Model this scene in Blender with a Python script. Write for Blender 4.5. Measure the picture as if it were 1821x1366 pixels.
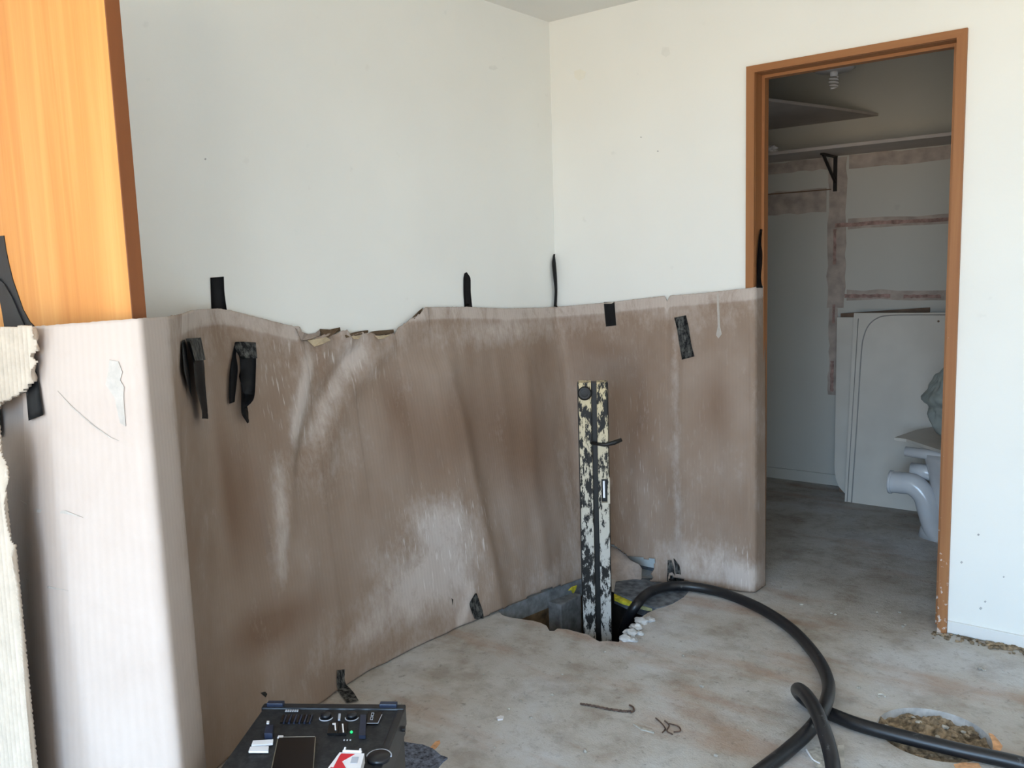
import bpy, bmesh, math, random
from mathutils import Vector, Matrix, noise
from mathutils.bvhtree import BVHTree

# ------------------------------------------------------------------ camera, world, light, exposure
W, H, FPX = 1821, 1366, 1554.24
CAM = Vector((2.3278, -3.2677, 1.3336))
YAW, PITCH, ROLL = -0.6721, -0.1310, -0.0320
S = bpy.context.scene
COL = S.collection
for o in list(bpy.data.objects):
    bpy.data.objects.remove(o)
FW = Vector((math.sin(YAW)*math.cos(PITCH), math.cos(YAW)*math.cos(PITCH), math.sin(PITCH)))
r0 = Vector((math.cos(YAW), -math.sin(YAW), 0)); u0 = r0.cross(FW)
RT = math.cos(ROLL)*r0 + math.sin(ROLL)*u0
UP = -math.sin(ROLL)*r0 + math.cos(ROLL)*u0
cd = bpy.data.cameras.new('camera'); cam = bpy.data.objects.new('camera', cd); COL.objects.link(cam)
cd.sensor_fit = 'HORIZONTAL'; cd.sensor_width = 36; cd.lens = 36*FPX/W; cd.clip_start = 0.02
m = Matrix((RT, UP, -FW)).transposed().to_4x4(); m.translation = CAM
cam.matrix_world = m
S.camera = cam
S.view_settings.view_transform = 'Standard'; S.view_settings.look = 'None'
S.view_settings.gamma = 1; S.view_settings.use_curve_mapping = False
S.view_settings.exposure = 0.05

w = bpy.data.worlds.new('World'); S.world = w; w.use_nodes = True
nt = w.node_tree; nt.nodes.clear()
tc = nt.nodes.new('ShaderNodeTexCoord'); sx = nt.nodes.new('ShaderNodeSeparateXYZ')
cr = nt.nodes.new('ShaderNodeValToRGB'); bg = nt.nodes.new('ShaderNodeBackground'); wo = nt.nodes.new('ShaderNodeOutputWorld')
mr = nt.nodes.new('ShaderNodeMapRange'); mr.inputs[1].default_value = -1; mr.inputs[2].default_value = 1
nt.links.new(tc.outputs['Generated'], sx.inputs[0]); nt.links.new(sx.outputs[2], mr.inputs[0])
nt.links.new(mr.outputs[0], cr.inputs[0]); nt.links.new(cr.outputs[0], bg.inputs[0]); nt.links.new(bg.outputs[0], wo.inputs[0])
e = cr.color_ramp.elements
e[0].position = 0.0; e[0].color = (0.52, 0.46, 0.36, 1)
e[1].position = 1.0; e[1].color = (0.36, 0.60, 1.0, 1)
for p_, c_ in ((0.495, (0.62, 0.55, 0.44, 1)), (0.505, (0.53, 0.75, 1.0, 1)), (0.70, (0.42, 0.68, 1.0, 1))):
    k = e.new(p_); k.color = c_
bg.inputs[1].default_value = 16.0

def portal(name, loc, rot, sx_, sy_):
    l = bpy.data.lights.new(name, 'AREA'); l.shape = 'RECTANGLE'; l.size = sx_; l.size_y = sy_
    l.cycles.is_portal = True
    o = bpy.data.objects.new(name, l); COL.objects.link(o); o.location = loc; o.rotation_euler = rot
    return o
# openings of the room: a doorway in the left wall beside the wooden panel, a wide window behind the camera, a side window added for fill light
DOOR_Y0, DOOR_Y1, DOOR_Z = -4.2, -3.6, 2.05
WIN_X0, WIN_X1, WIN_Z0, WIN_Z1 = 1.5, 3.3, 0.1, 2.15
RX, RY = 3.6, -4.7
SW_Y0, SW_Y1, SW_Z0, SW_Z1 = -3.7, -3.32, 0.85, 2.15  # side window out of view, added to brighten left wall, floor and ceiling
portal('doorway_portal', (-0.10, (DOOR_Y0+DOOR_Y1)/2, DOOR_Z/2), (0, -math.pi/2, 0), DOOR_Z, DOOR_Y1-DOOR_Y0)
portal('window_portal', ((WIN_X0+WIN_X1)/2, RY-0.10, (WIN_Z0+WIN_Z1)/2), (math.pi/2, 0, 0), WIN_X1-WIN_X0, WIN_Z1-WIN_Z0)
portal('fill_window_portal', (RX+0.10, (SW_Y0+SW_Y1)/2, (SW_Z0+SW_Z1)/2), (0, math.pi/2, 0), SW_Z1-SW_Z0, SW_Y1-SW_Y0)

# ------------------------------------------------------------------ helpers
rnd = random.Random(7)
def ray(px, py):
    return (FW + RT*((px-W/2)/FPX) - UP*((py-H/2)/FPX))
def at(px, py, ax, v):
    d = ray(px, py); t = (v-CAM[ax])/d[ax]
    return CAM + d*t
def topx(p):
    d = Vector(p)-CAM; z = d.dot(FW)
    return (W/2+FPX*d.dot(RT)/z, H/2-FPX*d.dot(UP)/z)

def tag(o, label=None, cat=None, group=None, kind=None):
    if label: o['label'] = label
    if cat: o['category'] = cat
    if group: o['group'] = group
    if kind: o['kind'] = kind
    return o
def empty(name, loc=(0, 0, 0), rz=0):
    o = bpy.data.objects.new(name, None); COL.objects.link(o); o.location = loc; o.rotation_euler = (0, 0, rz)
    o.empty_display_size = 0.05
    return o
def obj(name, bm, mat, parent=None, smooth=False):
    me = bpy.data.meshes.new(name)
    bmesh.ops.recalc_face_normals(bm, faces=bm.faces)
    bm.to_mesh(me); bm.free()
    if smooth:
        for p in me.polygons: p.use_smooth = True
    o = bpy.data.objects.new(name, me); COL.objects.link(o)
    me.materials.append(mat)
    if parent: o.parent = parent
    return o
def box(bm, x0, x1, y0, y1, z0, z1, bev=0.0, M=None):
    t = bmesh.new()
    v = [t.verts.new((x, y, z)) for x in (x0, x1) for y in (y0, y1) for z in (z0, z1)]
    for f in ((0, 1, 3, 2), (4, 6, 7, 5), (0, 4, 5, 1), (2, 3, 7, 6), (0, 2, 6, 4), (1, 5, 7, 3)):
        t.faces.new([v[i] for i in f])
    if bev > 0:
        bmesh.ops.bevel(t, geom=list(t.edges), offset=bev, segments=2, affect='EDGES', profile=0.6)
    if M is not None: bmesh.ops.transform(t, matrix=M, verts=t.verts)
    me = bpy.data.meshes.new('tmp'); t.to_mesh(me); t.free(); bm.from_mesh(me); bpy.data.meshes.remove(me)
    return bm
def nb(): return bmesh.new()
def spline(pts, n=10):
    out = []
    P = [Vector(p) for p in pts]; P = [P[0]*2-P[1]] + P + [P[-1]*2-P[-2]]
    for i in range(1, len(P)-2):
        a, b, c, d = P[i-1], P[i], P[i+1], P[i+2]
        for k in range(n):
            t = k/n
            out.append(0.5*((2*b)+(c-a)*t+(2*a-5*b+4*c-d)*t*t+(-a+3*b-3*c+d)*t**3))
    out.append(P[-2]); return out
def tube(bm, path, r, seg=14, cap=True):
    path = [Vector(p) for p in path]; n = len(path); rings = []
    t0 = (path[1]-path[0]).normalized()
    nrm = t0.orthogonal().normalized()
    for i, p in enumerate(path):
        t = (path[min(i+1, n-1)]-path[max(i-1, 0)]).normalized()
        nrm = (nrm - t*nrm.dot(t)).normalized(); bn = t.cross(nrm)
        rr = r[i] if isinstance(r, (list, tuple)) else r
        rings.append([bm.verts.new(p+(nrm*math.cos(a)+bn*math.sin(a))*rr) for a in [2*math.pi*k/seg for k in range(seg)]])
    for a, b in zip(rings, rings[1:]):
        for k in range(seg):
            bm.faces.new((a[k], a[(k+1) % seg], b[(k+1) % seg], b[k]))
    if cap:
        bm.faces.new(rings[0][::-1]); bm.faces.new(rings[-1])
    return bm
def prism(bm, pts, ext):
    """polygon of 3D points extruded by a vector"""
    ext = Vector(ext)
    a = [bm.verts.new(p) for p in pts]; b = [bm.verts.new(Vector(p)+ext) for p in pts]
    bm.faces.new(a); bm.faces.new(b[::-1]); n = len(a)
    for i in range(n): bm.faces.new((a[i], b[i], b[(i+1) % n], a[(i+1) % n]))
    return bm
def lathe(bm, prof, c=(0, 0, 0), seg=24, M=None):
    rings = []
    c = Vector(c)
    for r, z in prof:
        ring = []
        for k in range(seg):
            a = 2*math.pi*k/seg; p = Vector((r*math.cos(a), r*math.sin(a), z))
            if M is not None: p = M @ p
            ring.append(bm.verts.new(c+p))
        rings.append(ring)
    for a, b in zip(rings, rings[1:]):
        for k in range(seg): bm.faces.new((a[k], a[(k+1) % seg], b[(k+1) % seg], b[k]))
    bm.faces.new(rings[0][::-1]); bm.faces.new(rings[-1])
    return bm
def smoothstep(a, b, x):
    t = max(0.0, min(1.0, (x-a)/(b-a))); return t*t*(3-2*t)
def lerp_table(tab, x):
    if x <= tab[0][0]: return tab[0][1:]
    for a, b in zip(tab, tab[1:]):
        if x <= b[0]:
            t = (x-a[0])/(b[0]-a[0]); return tuple(p+(q-p)*t for p, q in zip(a[1:], b[1:]))
    return tab[-1][1:]

def child_world(o, parent):
    bpy.context.view_layer.update()
    o.parent = parent; o.matrix_parent_inverse = parent.matrix_world.inverted(); return o
def lump(name, c, sx_, sy_, sz_, mat, parent=None, seed=0, sub=2, amp=0.3):
    bm = nb(); bmesh.ops.create_icosphere(bm, subdivisions=sub, radius=1.0)
    for v in bm.verts:
        k = 1+amp*noise.noise(v.co*1.7+Vector((seed*3.7, seed*1.3, seed)))
        v.co = Vector((c[0]+v.co.x*k*sx_, c[1]+v.co.y*k*sy_, c[2]+v.co.z*k*sz_))
    o = obj(name, bm, mat, None, False)
    return child_world(o, parent) if parent else o
# ------------------------------------------------------------------ materials
class NT:
    def __init__(s, name, rough=0.6, spec=0.5):
        s.m = bpy.data.materials.new(name); s.m.use_nodes = True; s.t = s.m.node_tree
        s.b = s.t.nodes['Principled BSDF']; s.b.inputs['Roughness'].default_value = rough
        s.b.inputs['Specular IOR Level'].default_value = spec
        s.co = s.t.nodes.new('ShaderNodeTexCoord')
    def n(s, typ, **k):
        x = s.t.nodes.new(typ)
        for a, v in k.items(): setattr(x, a, v)
        return x
    def l(s, a, b): s.t.links.new(a, b)
    def map(s, scale=(1, 1, 1), src='Object', rot=(0, 0, 0)):
        x = s.n('ShaderNodeMapping'); x.inputs['Scale'].default_value = scale; x.inputs['Rotation'].default_value = rot
        s.l(s.co.outputs[src], x.inputs[0]); return x.outputs[0]
    def noise(s, scale, detail=4, rough=0.55, vec=None, dist=0.0):
        x = s.n('ShaderNodeTexNoise'); x.inputs['Scale'].default_value = scale; x.inputs['Detail'].default_value = detail
        x.inputs['Roughness'].default_value = rough; x.inputs['Distortion'].default_value = dist
        s.l(vec if vec is not None else s.co.outputs['Object'], x.inputs['Vector']); return x.outputs['Fac']
    def ramp(s, fac, stops, interp='LINEAR'):
        x = s.n('ShaderNodeValToRGB'); x.color_ramp.interpolation = interp; el = x.color_ramp.elements
        while len(el) > 1: el.remove(el[-1])
        el[0].position = stops[0][0]; el[0].color = c4(stops[0][1])
        for p, c in stops[1:]:
            k = el.new(p); k.color = c4(c)
        s.l(fac, x.inputs[0]); return x.outputs[0]
    def mix(s, fac, a, b, typ='MIX'):
        x = s.n('ShaderNodeMix', data_type='RGBA', blend_type=typ)
        for sock, v in ((x.inputs[0], fac), (x.inputs[6], a), (x.inputs[7], b)):
            if hasattr(v, 'links'): s.l(v, sock)
            elif isinstance(v, (int, float)): sock.default_value = v
            else: sock.default_value = c4(v)
        return x.outputs[2]
    def math(s, op, a, b=0.0):
        x = s.n('ShaderNodeMath', operation=op)
        for sock, v in ((x.inputs[0], a), (x.inputs[1], b)):
            if hasattr(v, 'links'): s.l(v, sock)
            else: sock.default_value = v
        return x.outputs[0]
    def col(s, c):
        if hasattr(c, 'links'): s.l(c, s.b.inputs['Base Color'])
        else: s.b.inputs['Base Color'].default_value = c4(c)
        return s
    def bump(s, h, strength=0.3, dist=0.01):
        x = s.n('ShaderNodeBump'); x.inputs['Strength'].default_value = strength; x.inputs['Distance'].default_value = dist
        s.l(h, x.inputs['Height']); s.l(x.outputs[0], s.b.inputs['Normal']); return s
def c4(c):
    """sRGB 0-255 triple to linear rgba"""
    if isinstance(c, (int, float)): return (c, c, c, 1)
    def f(v):
        v /= 255.0
        return v/12.92 if v <= 0.04045 else ((v+0.055)/1.055)**2.4
    return (f(c[0]), f(c[1]), f(c[2]), 1)
def plain(name, c, rough=0.6, spec=0.5, var=0.12, sc=30, metal=0):
    a = NT(name, rough, spec); n = a.noise(sc, 3)
    lo = tuple(v*(1-var) for v in c); hi = tuple(min(255, v*(1+var)) for v in c)
    a.col(a.ramp(n, [(0.3, lo), (0.7, hi)])); a.b.inputs['Metallic'].default_value = metal
    return a.m
MT = {}
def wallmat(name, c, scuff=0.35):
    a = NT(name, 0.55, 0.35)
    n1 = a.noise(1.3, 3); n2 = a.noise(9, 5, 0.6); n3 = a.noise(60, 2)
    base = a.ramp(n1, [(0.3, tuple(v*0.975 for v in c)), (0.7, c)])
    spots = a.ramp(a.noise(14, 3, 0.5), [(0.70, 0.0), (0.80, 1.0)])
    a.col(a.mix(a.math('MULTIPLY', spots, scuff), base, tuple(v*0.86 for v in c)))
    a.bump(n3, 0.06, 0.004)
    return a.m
MT['wall'] = wallmat('wall_paint', (240, 240, 235))
MT['ceiling'] = wallmat('ceiling_paint', (238, 237, 232), 0.1)
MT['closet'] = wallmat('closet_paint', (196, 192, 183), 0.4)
MT['skirting'] = wallmat('skirting_paint', (232, 232, 230))
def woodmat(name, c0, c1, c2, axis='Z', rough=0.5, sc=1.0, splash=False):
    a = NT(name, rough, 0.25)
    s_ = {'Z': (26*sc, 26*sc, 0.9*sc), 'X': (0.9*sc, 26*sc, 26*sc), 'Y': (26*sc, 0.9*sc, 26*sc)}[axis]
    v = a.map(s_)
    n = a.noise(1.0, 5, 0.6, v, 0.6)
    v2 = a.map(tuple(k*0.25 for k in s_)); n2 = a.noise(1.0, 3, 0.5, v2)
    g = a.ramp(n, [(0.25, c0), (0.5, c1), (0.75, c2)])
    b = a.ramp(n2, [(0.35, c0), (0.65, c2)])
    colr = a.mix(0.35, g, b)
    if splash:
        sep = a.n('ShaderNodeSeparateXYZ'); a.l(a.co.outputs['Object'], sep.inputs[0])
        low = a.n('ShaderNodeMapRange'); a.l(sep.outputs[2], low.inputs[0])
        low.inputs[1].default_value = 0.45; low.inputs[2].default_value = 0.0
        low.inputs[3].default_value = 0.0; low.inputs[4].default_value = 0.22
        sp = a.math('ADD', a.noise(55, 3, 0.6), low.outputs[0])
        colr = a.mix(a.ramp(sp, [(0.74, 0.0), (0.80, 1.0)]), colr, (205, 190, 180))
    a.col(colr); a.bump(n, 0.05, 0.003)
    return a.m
MT['panel_wood'] = woodmat('varnished_pine_light', (196, 124, 58), (214, 146, 78), (226, 166, 98))
MT['edge_wood'] = woodmat('shaded_panel_edge', (104, 60, 32), (122, 72, 40), (136, 84, 48))  # panel edge turned from the window, its shade put into the wood colour
MT['frame_wood'] = woodmat('varnished_rimu', (140, 92, 58), (158, 108, 70), (174, 124, 82), splash=True)
MT['frame_wood_x'] = woodmat('varnished_rimu_head', (140, 92, 58), (156, 106, 68), (168, 118, 78), axis='X')

def concrete():
    a = NT('dusty_concrete', 0.85, 0.25)
    n1 = a.noise(1.7, 6, 0.6); n2 = a.noise(6, 6, 0.65); n3 = a.noise(38, 5, 0.7); n4 = a.noise(160, 3, 0.6)
    st = a.noise(1.0, 5, 0.6, a.map((1.2, 4.5, 3), rot=(0, 0, 0.5)))
    b1 = a.ramp(n1, [(0.38, (160, 150, 139)), (0.5, (182, 177, 170)), (0.62, (200, 201, 204))])
    b2 = a.ramp(n2, [(0.36, (140, 128, 115)), (0.52, (188, 184, 178)), (0.75, (200, 200, 200))])
    c = a.mix(0.5, b1, b2)
    rust = a.ramp(st, [(0.52, 0.0), (0.66, 1.0)])
    c = a.mix(a.math('MULTIPLY', rust, 0.55), c, (160, 128, 104))
    dust = a.ramp(a.noise(3.1, 6, 0.7), [(0.55, 0.0), (0.75, 1.0)])
    c = a.mix(a.math('MULTIPLY', dust, 0.5), c, (186, 186, 184))
    sp = a.ramp(n3, [(0.27, 1.0), (0.42, 0.0)])
    c = a.mix(a.math('MULTIPLY', sp, 0.55), c, (86, 80, 74))
    n6 = a.noise(14, 6, 0.75, None, 0.4)
    c = a.mix(a.math('MULTIPLY', a.ramp(n6, [(0.30, 1.0), (0.46, 0.0)]), 0.35), c, (112, 104, 96))
    sp2 = a.ramp(n3, [(0.68, 0.0), (0.78, 1.0)])
    c = a.mix(a.math('MULTIPLY', sp2, 0.5), c, (205, 203, 198))
    a.col(c)
    h = a.math('ADD', a.math('MULTIPLY', n3, 0.6), a.math('MULTIPLY', n4, 0.4))
    a.bump(h, 0.6, 0.008)
    return a.m
MT['concrete'] = concrete()
def cardboard():
    a = NT('dirty_cardboard', 0.8, 0.25)
    uv = a.n('ShaderNodeUVMap'); uv.uv_map = 'UVMap'
    def mp(sc, rot=0):
        x = a.n('ShaderNodeMapping'); x.inputs['Scale'].default_value = sc; x.inputs['Rotation'].default_value = (0, 0, rot)
        a.l(uv.outputs[0], x.inputs[0]); return x.outputs[0]
    at_ = a.n('ShaderNodeAttribute'); at_.attribute_name = 'stain'
    sep = a.n('ShaderNodeSeparateColor'); a.l(at_.outputs['Color'], sep.inputs[0])
    dust, damp, scr = sep.outputs[0], sep.outputs[1], sep.outputs[2]
    n1 = a.noise(2.6, 4, 0.55, mp((1, 0.7, 1))); n2 = a.noise(8, 5, 0.6, mp((1, 0.6, 1))); n3 = a.noise(60, 5, 0.7, mp((1, 0.45, 1)))
    base = a.ramp(n1, [(0.3, (138, 116, 99)), (0.55, (148, 128, 113)), (0.75, (160, 142, 129))])
    base = a.mix(a.math('MULTIPLY', a.ramp(n2, [(0.42, 0.0), (0.72, 1.0)]), 0.30), base, (172, 158, 148))
    df = a.ramp(a.math('ADD', damp, a.math('MULTIPLY', a.math('SUBTRACT', n2, 0.5), 0.7)), [(0.15, 0.0), (0.70, 1.0)])
    base = a.mix(a.math('MULTIPLY', df, 0.75), base, (120, 93, 73))
    n5 = a.noise(16, 6, 0.72, mp((1, 0.55, 1), -0.35), 0.8)
    dm = a.math('MULTIPLY', dust, a.math('ADD', 0.15, a.math('MULTIPLY', n5, 1.7)))
    dm = a.math('ADD', dm, a.math('MULTIPLY', a.math('SUBTRACT', n3, 0.5), 0.7))
    dm = a.math('ADD', dm, a.math('MULTIPLY', a.math('SUBTRACT', n2, 0.5), 0.8))
    df = a.ramp(dm, [(0.20, 0.0), (0.95, 1.0)])
    base = a.mix(a.math('MULTIPLY', df, 0.85), base, (198, 186, 178))
    sn = a.noise(30, 3, 0.5, mp((3.2, 0.45, 1), -0.45))
    sm = a.math('MULTIPLY', a.ramp(sn, [(0.60, 0.0), (0.70, 1.0)]), scr)
    base = a.mix(sm, base, (222, 214, 208))
    base = a.mix(a.math('MULTIPLY', at_.outputs['Alpha'], 0.8), base, (190, 175, 165))
    wv = a.n('ShaderNodeTexWave', wave_type='BANDS', bands_direction='X'); wv.inputs['Scale'].default_value = 22
    wv.inputs['Distortion'].default_value = 0.6; wv.inputs['Detail'].default_value = 1
    a.l(uv.outputs[0], wv.inputs['Vector'])
    a.col(a.mix(a.math('MULTIPLY', wv.outputs['Fac'], 0.05), base, (120, 100, 86)))
    a.bump(a.math('ADD', a.math('MULTIPLY', wv.outputs['Fac'], 0.5), a.math('MULTIPLY', n3, 0.35)), 0.09, 0.004)
    return a.m
MT['cardboard'] = cardboard()
def simple_card(name, c, var=0.1):
    a = NT(name, 0.85, 0.2); n = a.noise(24, 5, 0.7)
    a.col(a.ramp(n, [(0.3, tuple(v*(1-var) for v in c)), (0.7, c)])); a.bump(n, 0.2, 0.003); return a.m
MT['card_white'] = simple_card('pale_fluted_cardboard', (204, 190, 173))
MT['card_cream'] = simple_card('torn_cardboard_inside', (206, 186, 156), 0.18)
MT['card_dark'] = simple_card('torn_cardboard_edge', (112, 92, 72), 0.25)
MT['card_brown'] = simple_card('cardboard_scrap', (176, 160, 150), 0.2)
def tapemat(name, dusty):
    a = NT(name, 0.5, 0.4)
    n = a.noise(70, 5, 0.7, a.map((1, 1, 0.5)))
    base = (24, 25, 29)
    if dusty:
        c = a.mix(a.math('MULTIPLY', a.ramp(n, [(0.42, 0.0), (0.66, 1.0)]), dusty), base, (150, 150, 146))
        a.b.inputs['Roughness'].default_value = 0.6
    else:
        c = a.ramp(n, [(0.3, (20, 21, 25)), (0.75, (34, 35, 40))])
    a.col(c); return a.m
MT['tape'] = tapemat('black_tape', 0); MT['tape_dusty'] = tapemat('dusty_black_tape', 0.8)
MT['tape_grey'] = tapemat('dirty_grey_tape', 1.0)
def flaky():
    a = NT('flaking_cream_paint', 0.55, 0.4)
    n = a.noise(34, 6, 0.75, a.map((1.6, 1.6, 0.55))); n2 = a.noise(9, 3, 0.5, a.map((1, 1, 0.5)))
    sep = a.n('ShaderNodeSeparateXYZ'); a.l(a.co.outputs['Object'], sep.inputs[0])
    hz = a.n('ShaderNodeMapRange'); a.l(sep.outputs[2], hz.inputs[0]); hz.inputs[1].default_value = -0.1; hz.inputs[2].default_value = 0.9
    tint = a.ramp(hz.outputs[0], [(0.0, (176, 176, 174)), (0.35, (190, 186, 178)), (1.0, (206, 188, 148))])
    f = a.math('ADD', a.math('MULTIPLY', n, 0.75), a.math('MULTIPLY', n2, 0.35))
    a.col(a.mix(a.ramp(f, [(0.535, 0.0), (0.57, 1.0)]), (20, 17, 15), tint))
    a.bump(f, 0.5, 0.006)
    return a.m
MT['flaky'] = flaky()
MT['tar'] = plain('black_tar', (18, 16, 14), 0.5, 0.4, 0.3, 60)
MT['dirt'] = plain('brown_dirt', (122, 108, 90), 0.95, 0.1, 0.4, 45)
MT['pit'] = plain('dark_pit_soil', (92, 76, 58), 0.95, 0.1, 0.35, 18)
MT['pit_shade'] = plain('shaded_pit_side', (30, 27, 25), 0.8, 0.2, 0.3, 20)  # near-black colour stands in for shade on the hole's far right side
MT['slab'] = plain('broken_slab_edge', (118, 120, 122), 0.9, 0.15, 0.18, 26)
MT['rim'] = plain('cut_slab_edge', (186, 186, 186), 0.9, 0.15, 0.12, 26)
MT['footing'] = plain('damp_footing', (98, 102, 108), 0.9, 0.2, 0.25, 30)
MT['yellow'] = plain('yellow_foam', (196, 186, 60), 0.8, 0.2, 0.2, 40)
MT['paleyellow'] = plain('pale_yellow_foam', (178, 178, 132), 0.8, 0.2, 0.2, 40)
hm = NT('black_rubber', 0.38, 0.5); hn = hm.noise(24, 6, 0.75)
hm.col(hm.mix(hm.math('MULTIPLY', hm.ramp(hn, [(0.62, 0.0), (0.74, 1.0)]), 0.6), (22, 23, 27), (150, 150, 150))); MT['hose'] = hm.m
MT['plastic'] = plain('black_plastic', (22, 23, 28), 0.35, 0.5, 0.3, 40)
MT['plastic_dusty'] = tapemat('dusty_black_plastic', 0.07)
MT['plastic_blue'] = plain('blue_black_plastic', (34, 42, 62), 0.35, 0.5, 0.15, 40)
MT['glass_black'] = plain('glossy_black', (15, 15, 17), 0.12, 0.5, 0.1, 10)
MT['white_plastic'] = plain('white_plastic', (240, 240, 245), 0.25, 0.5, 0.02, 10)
MT['print'] = plain('grey_print', (176, 180, 190), 0.5, 0.3, 0.05, 20)
MT['edge_light'] = plain('dull_brass_line', (120, 110, 92), 0.4, 0.5, 0.1, 20)
MT['red'] = plain('red_card', (205, 34, 48), 0.35, 0.5, 0.03, 10)
MT['white_card'] = plain('white_card', (232, 230, 232), 0.4, 0.4, 0.03, 10)
MT['porcelain'] = plain('white_porcelain', (204, 204, 206), 0.15, 0.5, 0.03, 6)
MT['laminate'] = plain('white_laminate', (206, 198, 187), 0.4, 0.4, 0.03, 4)
MT['laminate_groove'] = plain('panel_groove', (150, 145, 140), 0.5, 0.4, 0.05, 6)
MT['mdf'] = plain('brown_board', (120, 98, 82), 0.8, 0.2, 0.1, 12)
MT['shelf'] = plain('painted_shelf', (186, 176, 170), 0.5, 0.3, 0.05, 5)
MT['plaster'] = plain('bare_plaster', (174, 160, 150), 0.9, 0.1, 0.1, 14)
MT['plaster_red'] = plain('bare_pink_lining', (158, 130, 122), 0.9, 0.1, 0.18, 30)
MT['iron'] = plain('black_iron', (26, 22, 20), 0.5, 0.4, 0.2, 30)
MT['rust'] = plain('rusty_steel', (82, 66, 58), 0.8, 0.3, 0.3, 60)
MT['bag'] = plain('grey_green_plastic', (150, 156, 152), 0.35, 0.5, 0.08, 12)
MT['bulb'] = plain('bulb_glass', (225, 222, 224), 0.2, 0.5, 0.02, 8)
MT['orange'] = plain('orange_spray_paint', (206, 158, 118), 0.8, 0.2, 0.12, 60)
MT['grit'] = plain('blue_grey_grit', (92, 98, 112), 0.95, 0.1, 0.4, 90)
MT['stone'] = plain('concrete_crumb', (168, 164, 156), 0.9, 0.2, 0.18, 60)
MT['steel'] = plain('zinc_plate', (186, 184, 178), 0.45, 0.4, 0.15, 20, 0.2)
led = NT('green_led', 0.3); led.b.inputs['Emission Color'].default_value = (0.02, 0.9, 0.25, 1)
led.b.inputs['Emission Strength'].default_value = 1.0; led.col((10, 120, 60)); MT['led'] = led.m

# ------------------------------------------------------------------ room shell
XL, XR, DH = 0.917, 1.6725, 2.062          # outer edges of the architrave in the far wall
OXL, OXR, ODH = 0.945, 1.648, 2.040        # wall opening
CE, WT = 2.40, 0.11
CY, CX0, CX1 = 1.87, -0.10, 2.20           # closet back wall and side walls

def floor_mesh():
    # broken hole by the corner (outline on the floor plane)
    near = [(885, 1085), (893, 1094), (906, 1098), (925, 1101), (948, 1104), (962, 1108), (972, 1113), (977, 1122), (986, 1122), (991, 1118), (1008, 1119),
            (1030, 1125), (1046, 1129), (1056, 1136), (1066, 1141), (1082, 1140), (1100, 1142), (1108, 1133), (1117, 1123), (1124, 1115), (1134, 1107), (1143, 1096), (1152, 1090), (1166, 1084)]
    far = [(1171, 1081), (1150, 1075), (1130, 1069), (1110, 1061), (1090, 1053), (1062, 1042), (1036, 1029), (1000, 1040), (960, 1056), (920, 1072)]
    hole = [at(x, y, 2, 0).to_2d() for x, y in near+far]
    circ = [Vector((1.795+0.147*math.cos(2*math.pi*k/64), -0.747+0.145*math.sin(2*math.pi*k/64))) for k in range(64)]
    outer = [Vector(p) for p in ((-0.12, RY-0.12), (RX+0.12, RY-0.12), (RX+0.12, CY+0.12), (-0.22, CY+0.12), (-0.22, 0.0), (-0.12, 0.0))]
    return outer, hole, circ
outer, hole, circ = floor_mesh()
bm = nb(); edges = []
for loop in (outer, hole, circ):
    vs = [bm.verts.new((p.x, p.y, 0)) for p in loop]
    edges += [bm.edges.new((vs[i], vs[(i+1) % len(vs)])) for i in range(len(vs))]
bmesh.ops.triangle_fill(bm, use_beauty=True, edges=edges)
floor = tag(obj('floor', bm, MT['concrete']), 'dusty stained concrete floor with two holes broken into it', 'floor', kind='structure')
def hole_side(name, loop, z0, z1, mat, jit=0.0):
    bm = nb(); n = len(loop); rows = []
    for z in (z0, (z0*2+z1)/3, (z0+2*z1)/3, z1):
        rows.append([bm.verts.new((p.x+rnd.uniform(-jit, jit)*(z1 < z < z0), p.y+rnd.uniform(-jit, jit)*(z1 < z < z0), z)) for p in loop])
    for a, b in zip(rows, rows[1:]):
        for k in range(n): bm.faces.new((a[k], a[(k+1) % n], b[(k+1) % n], b[k]))
    return obj(name, bm, mat, floor)
def hole_band(name, idx, z0, z1, mat):
    bm = nb(); a = [bm.verts.new((hole[i].x, hole[i].y, z0)) for i in idx]; b = [bm.verts.new((hole[i].x, hole[i].y, z1)) for i in idx]
    for k in range(len(idx)-1): bm.faces.new((a[k], a[k+1], b[k+1], b[k]))
    return obj(name, bm, mat, floor)
NH = len(hole); FR = list(range(23, 30)); REST = list(range(29, NH))+list(range(0, 24))
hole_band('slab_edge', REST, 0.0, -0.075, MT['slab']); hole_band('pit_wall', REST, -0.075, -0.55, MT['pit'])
hole_band('pit_wall', FR, 0.0, -0.55, MT['pit_shade'])
hole_side('slab_edge', circ, 0.0, -0.10, MT['rim'], 0.002)
# bottom of the broken hole
bm = nb(); prism(bm, [Vector((p.x, p.y, -0.55)) for p in hole], (0, 0, -0.02)); obj('pit_bottom', bm, MT['pit'], floor)

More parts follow.
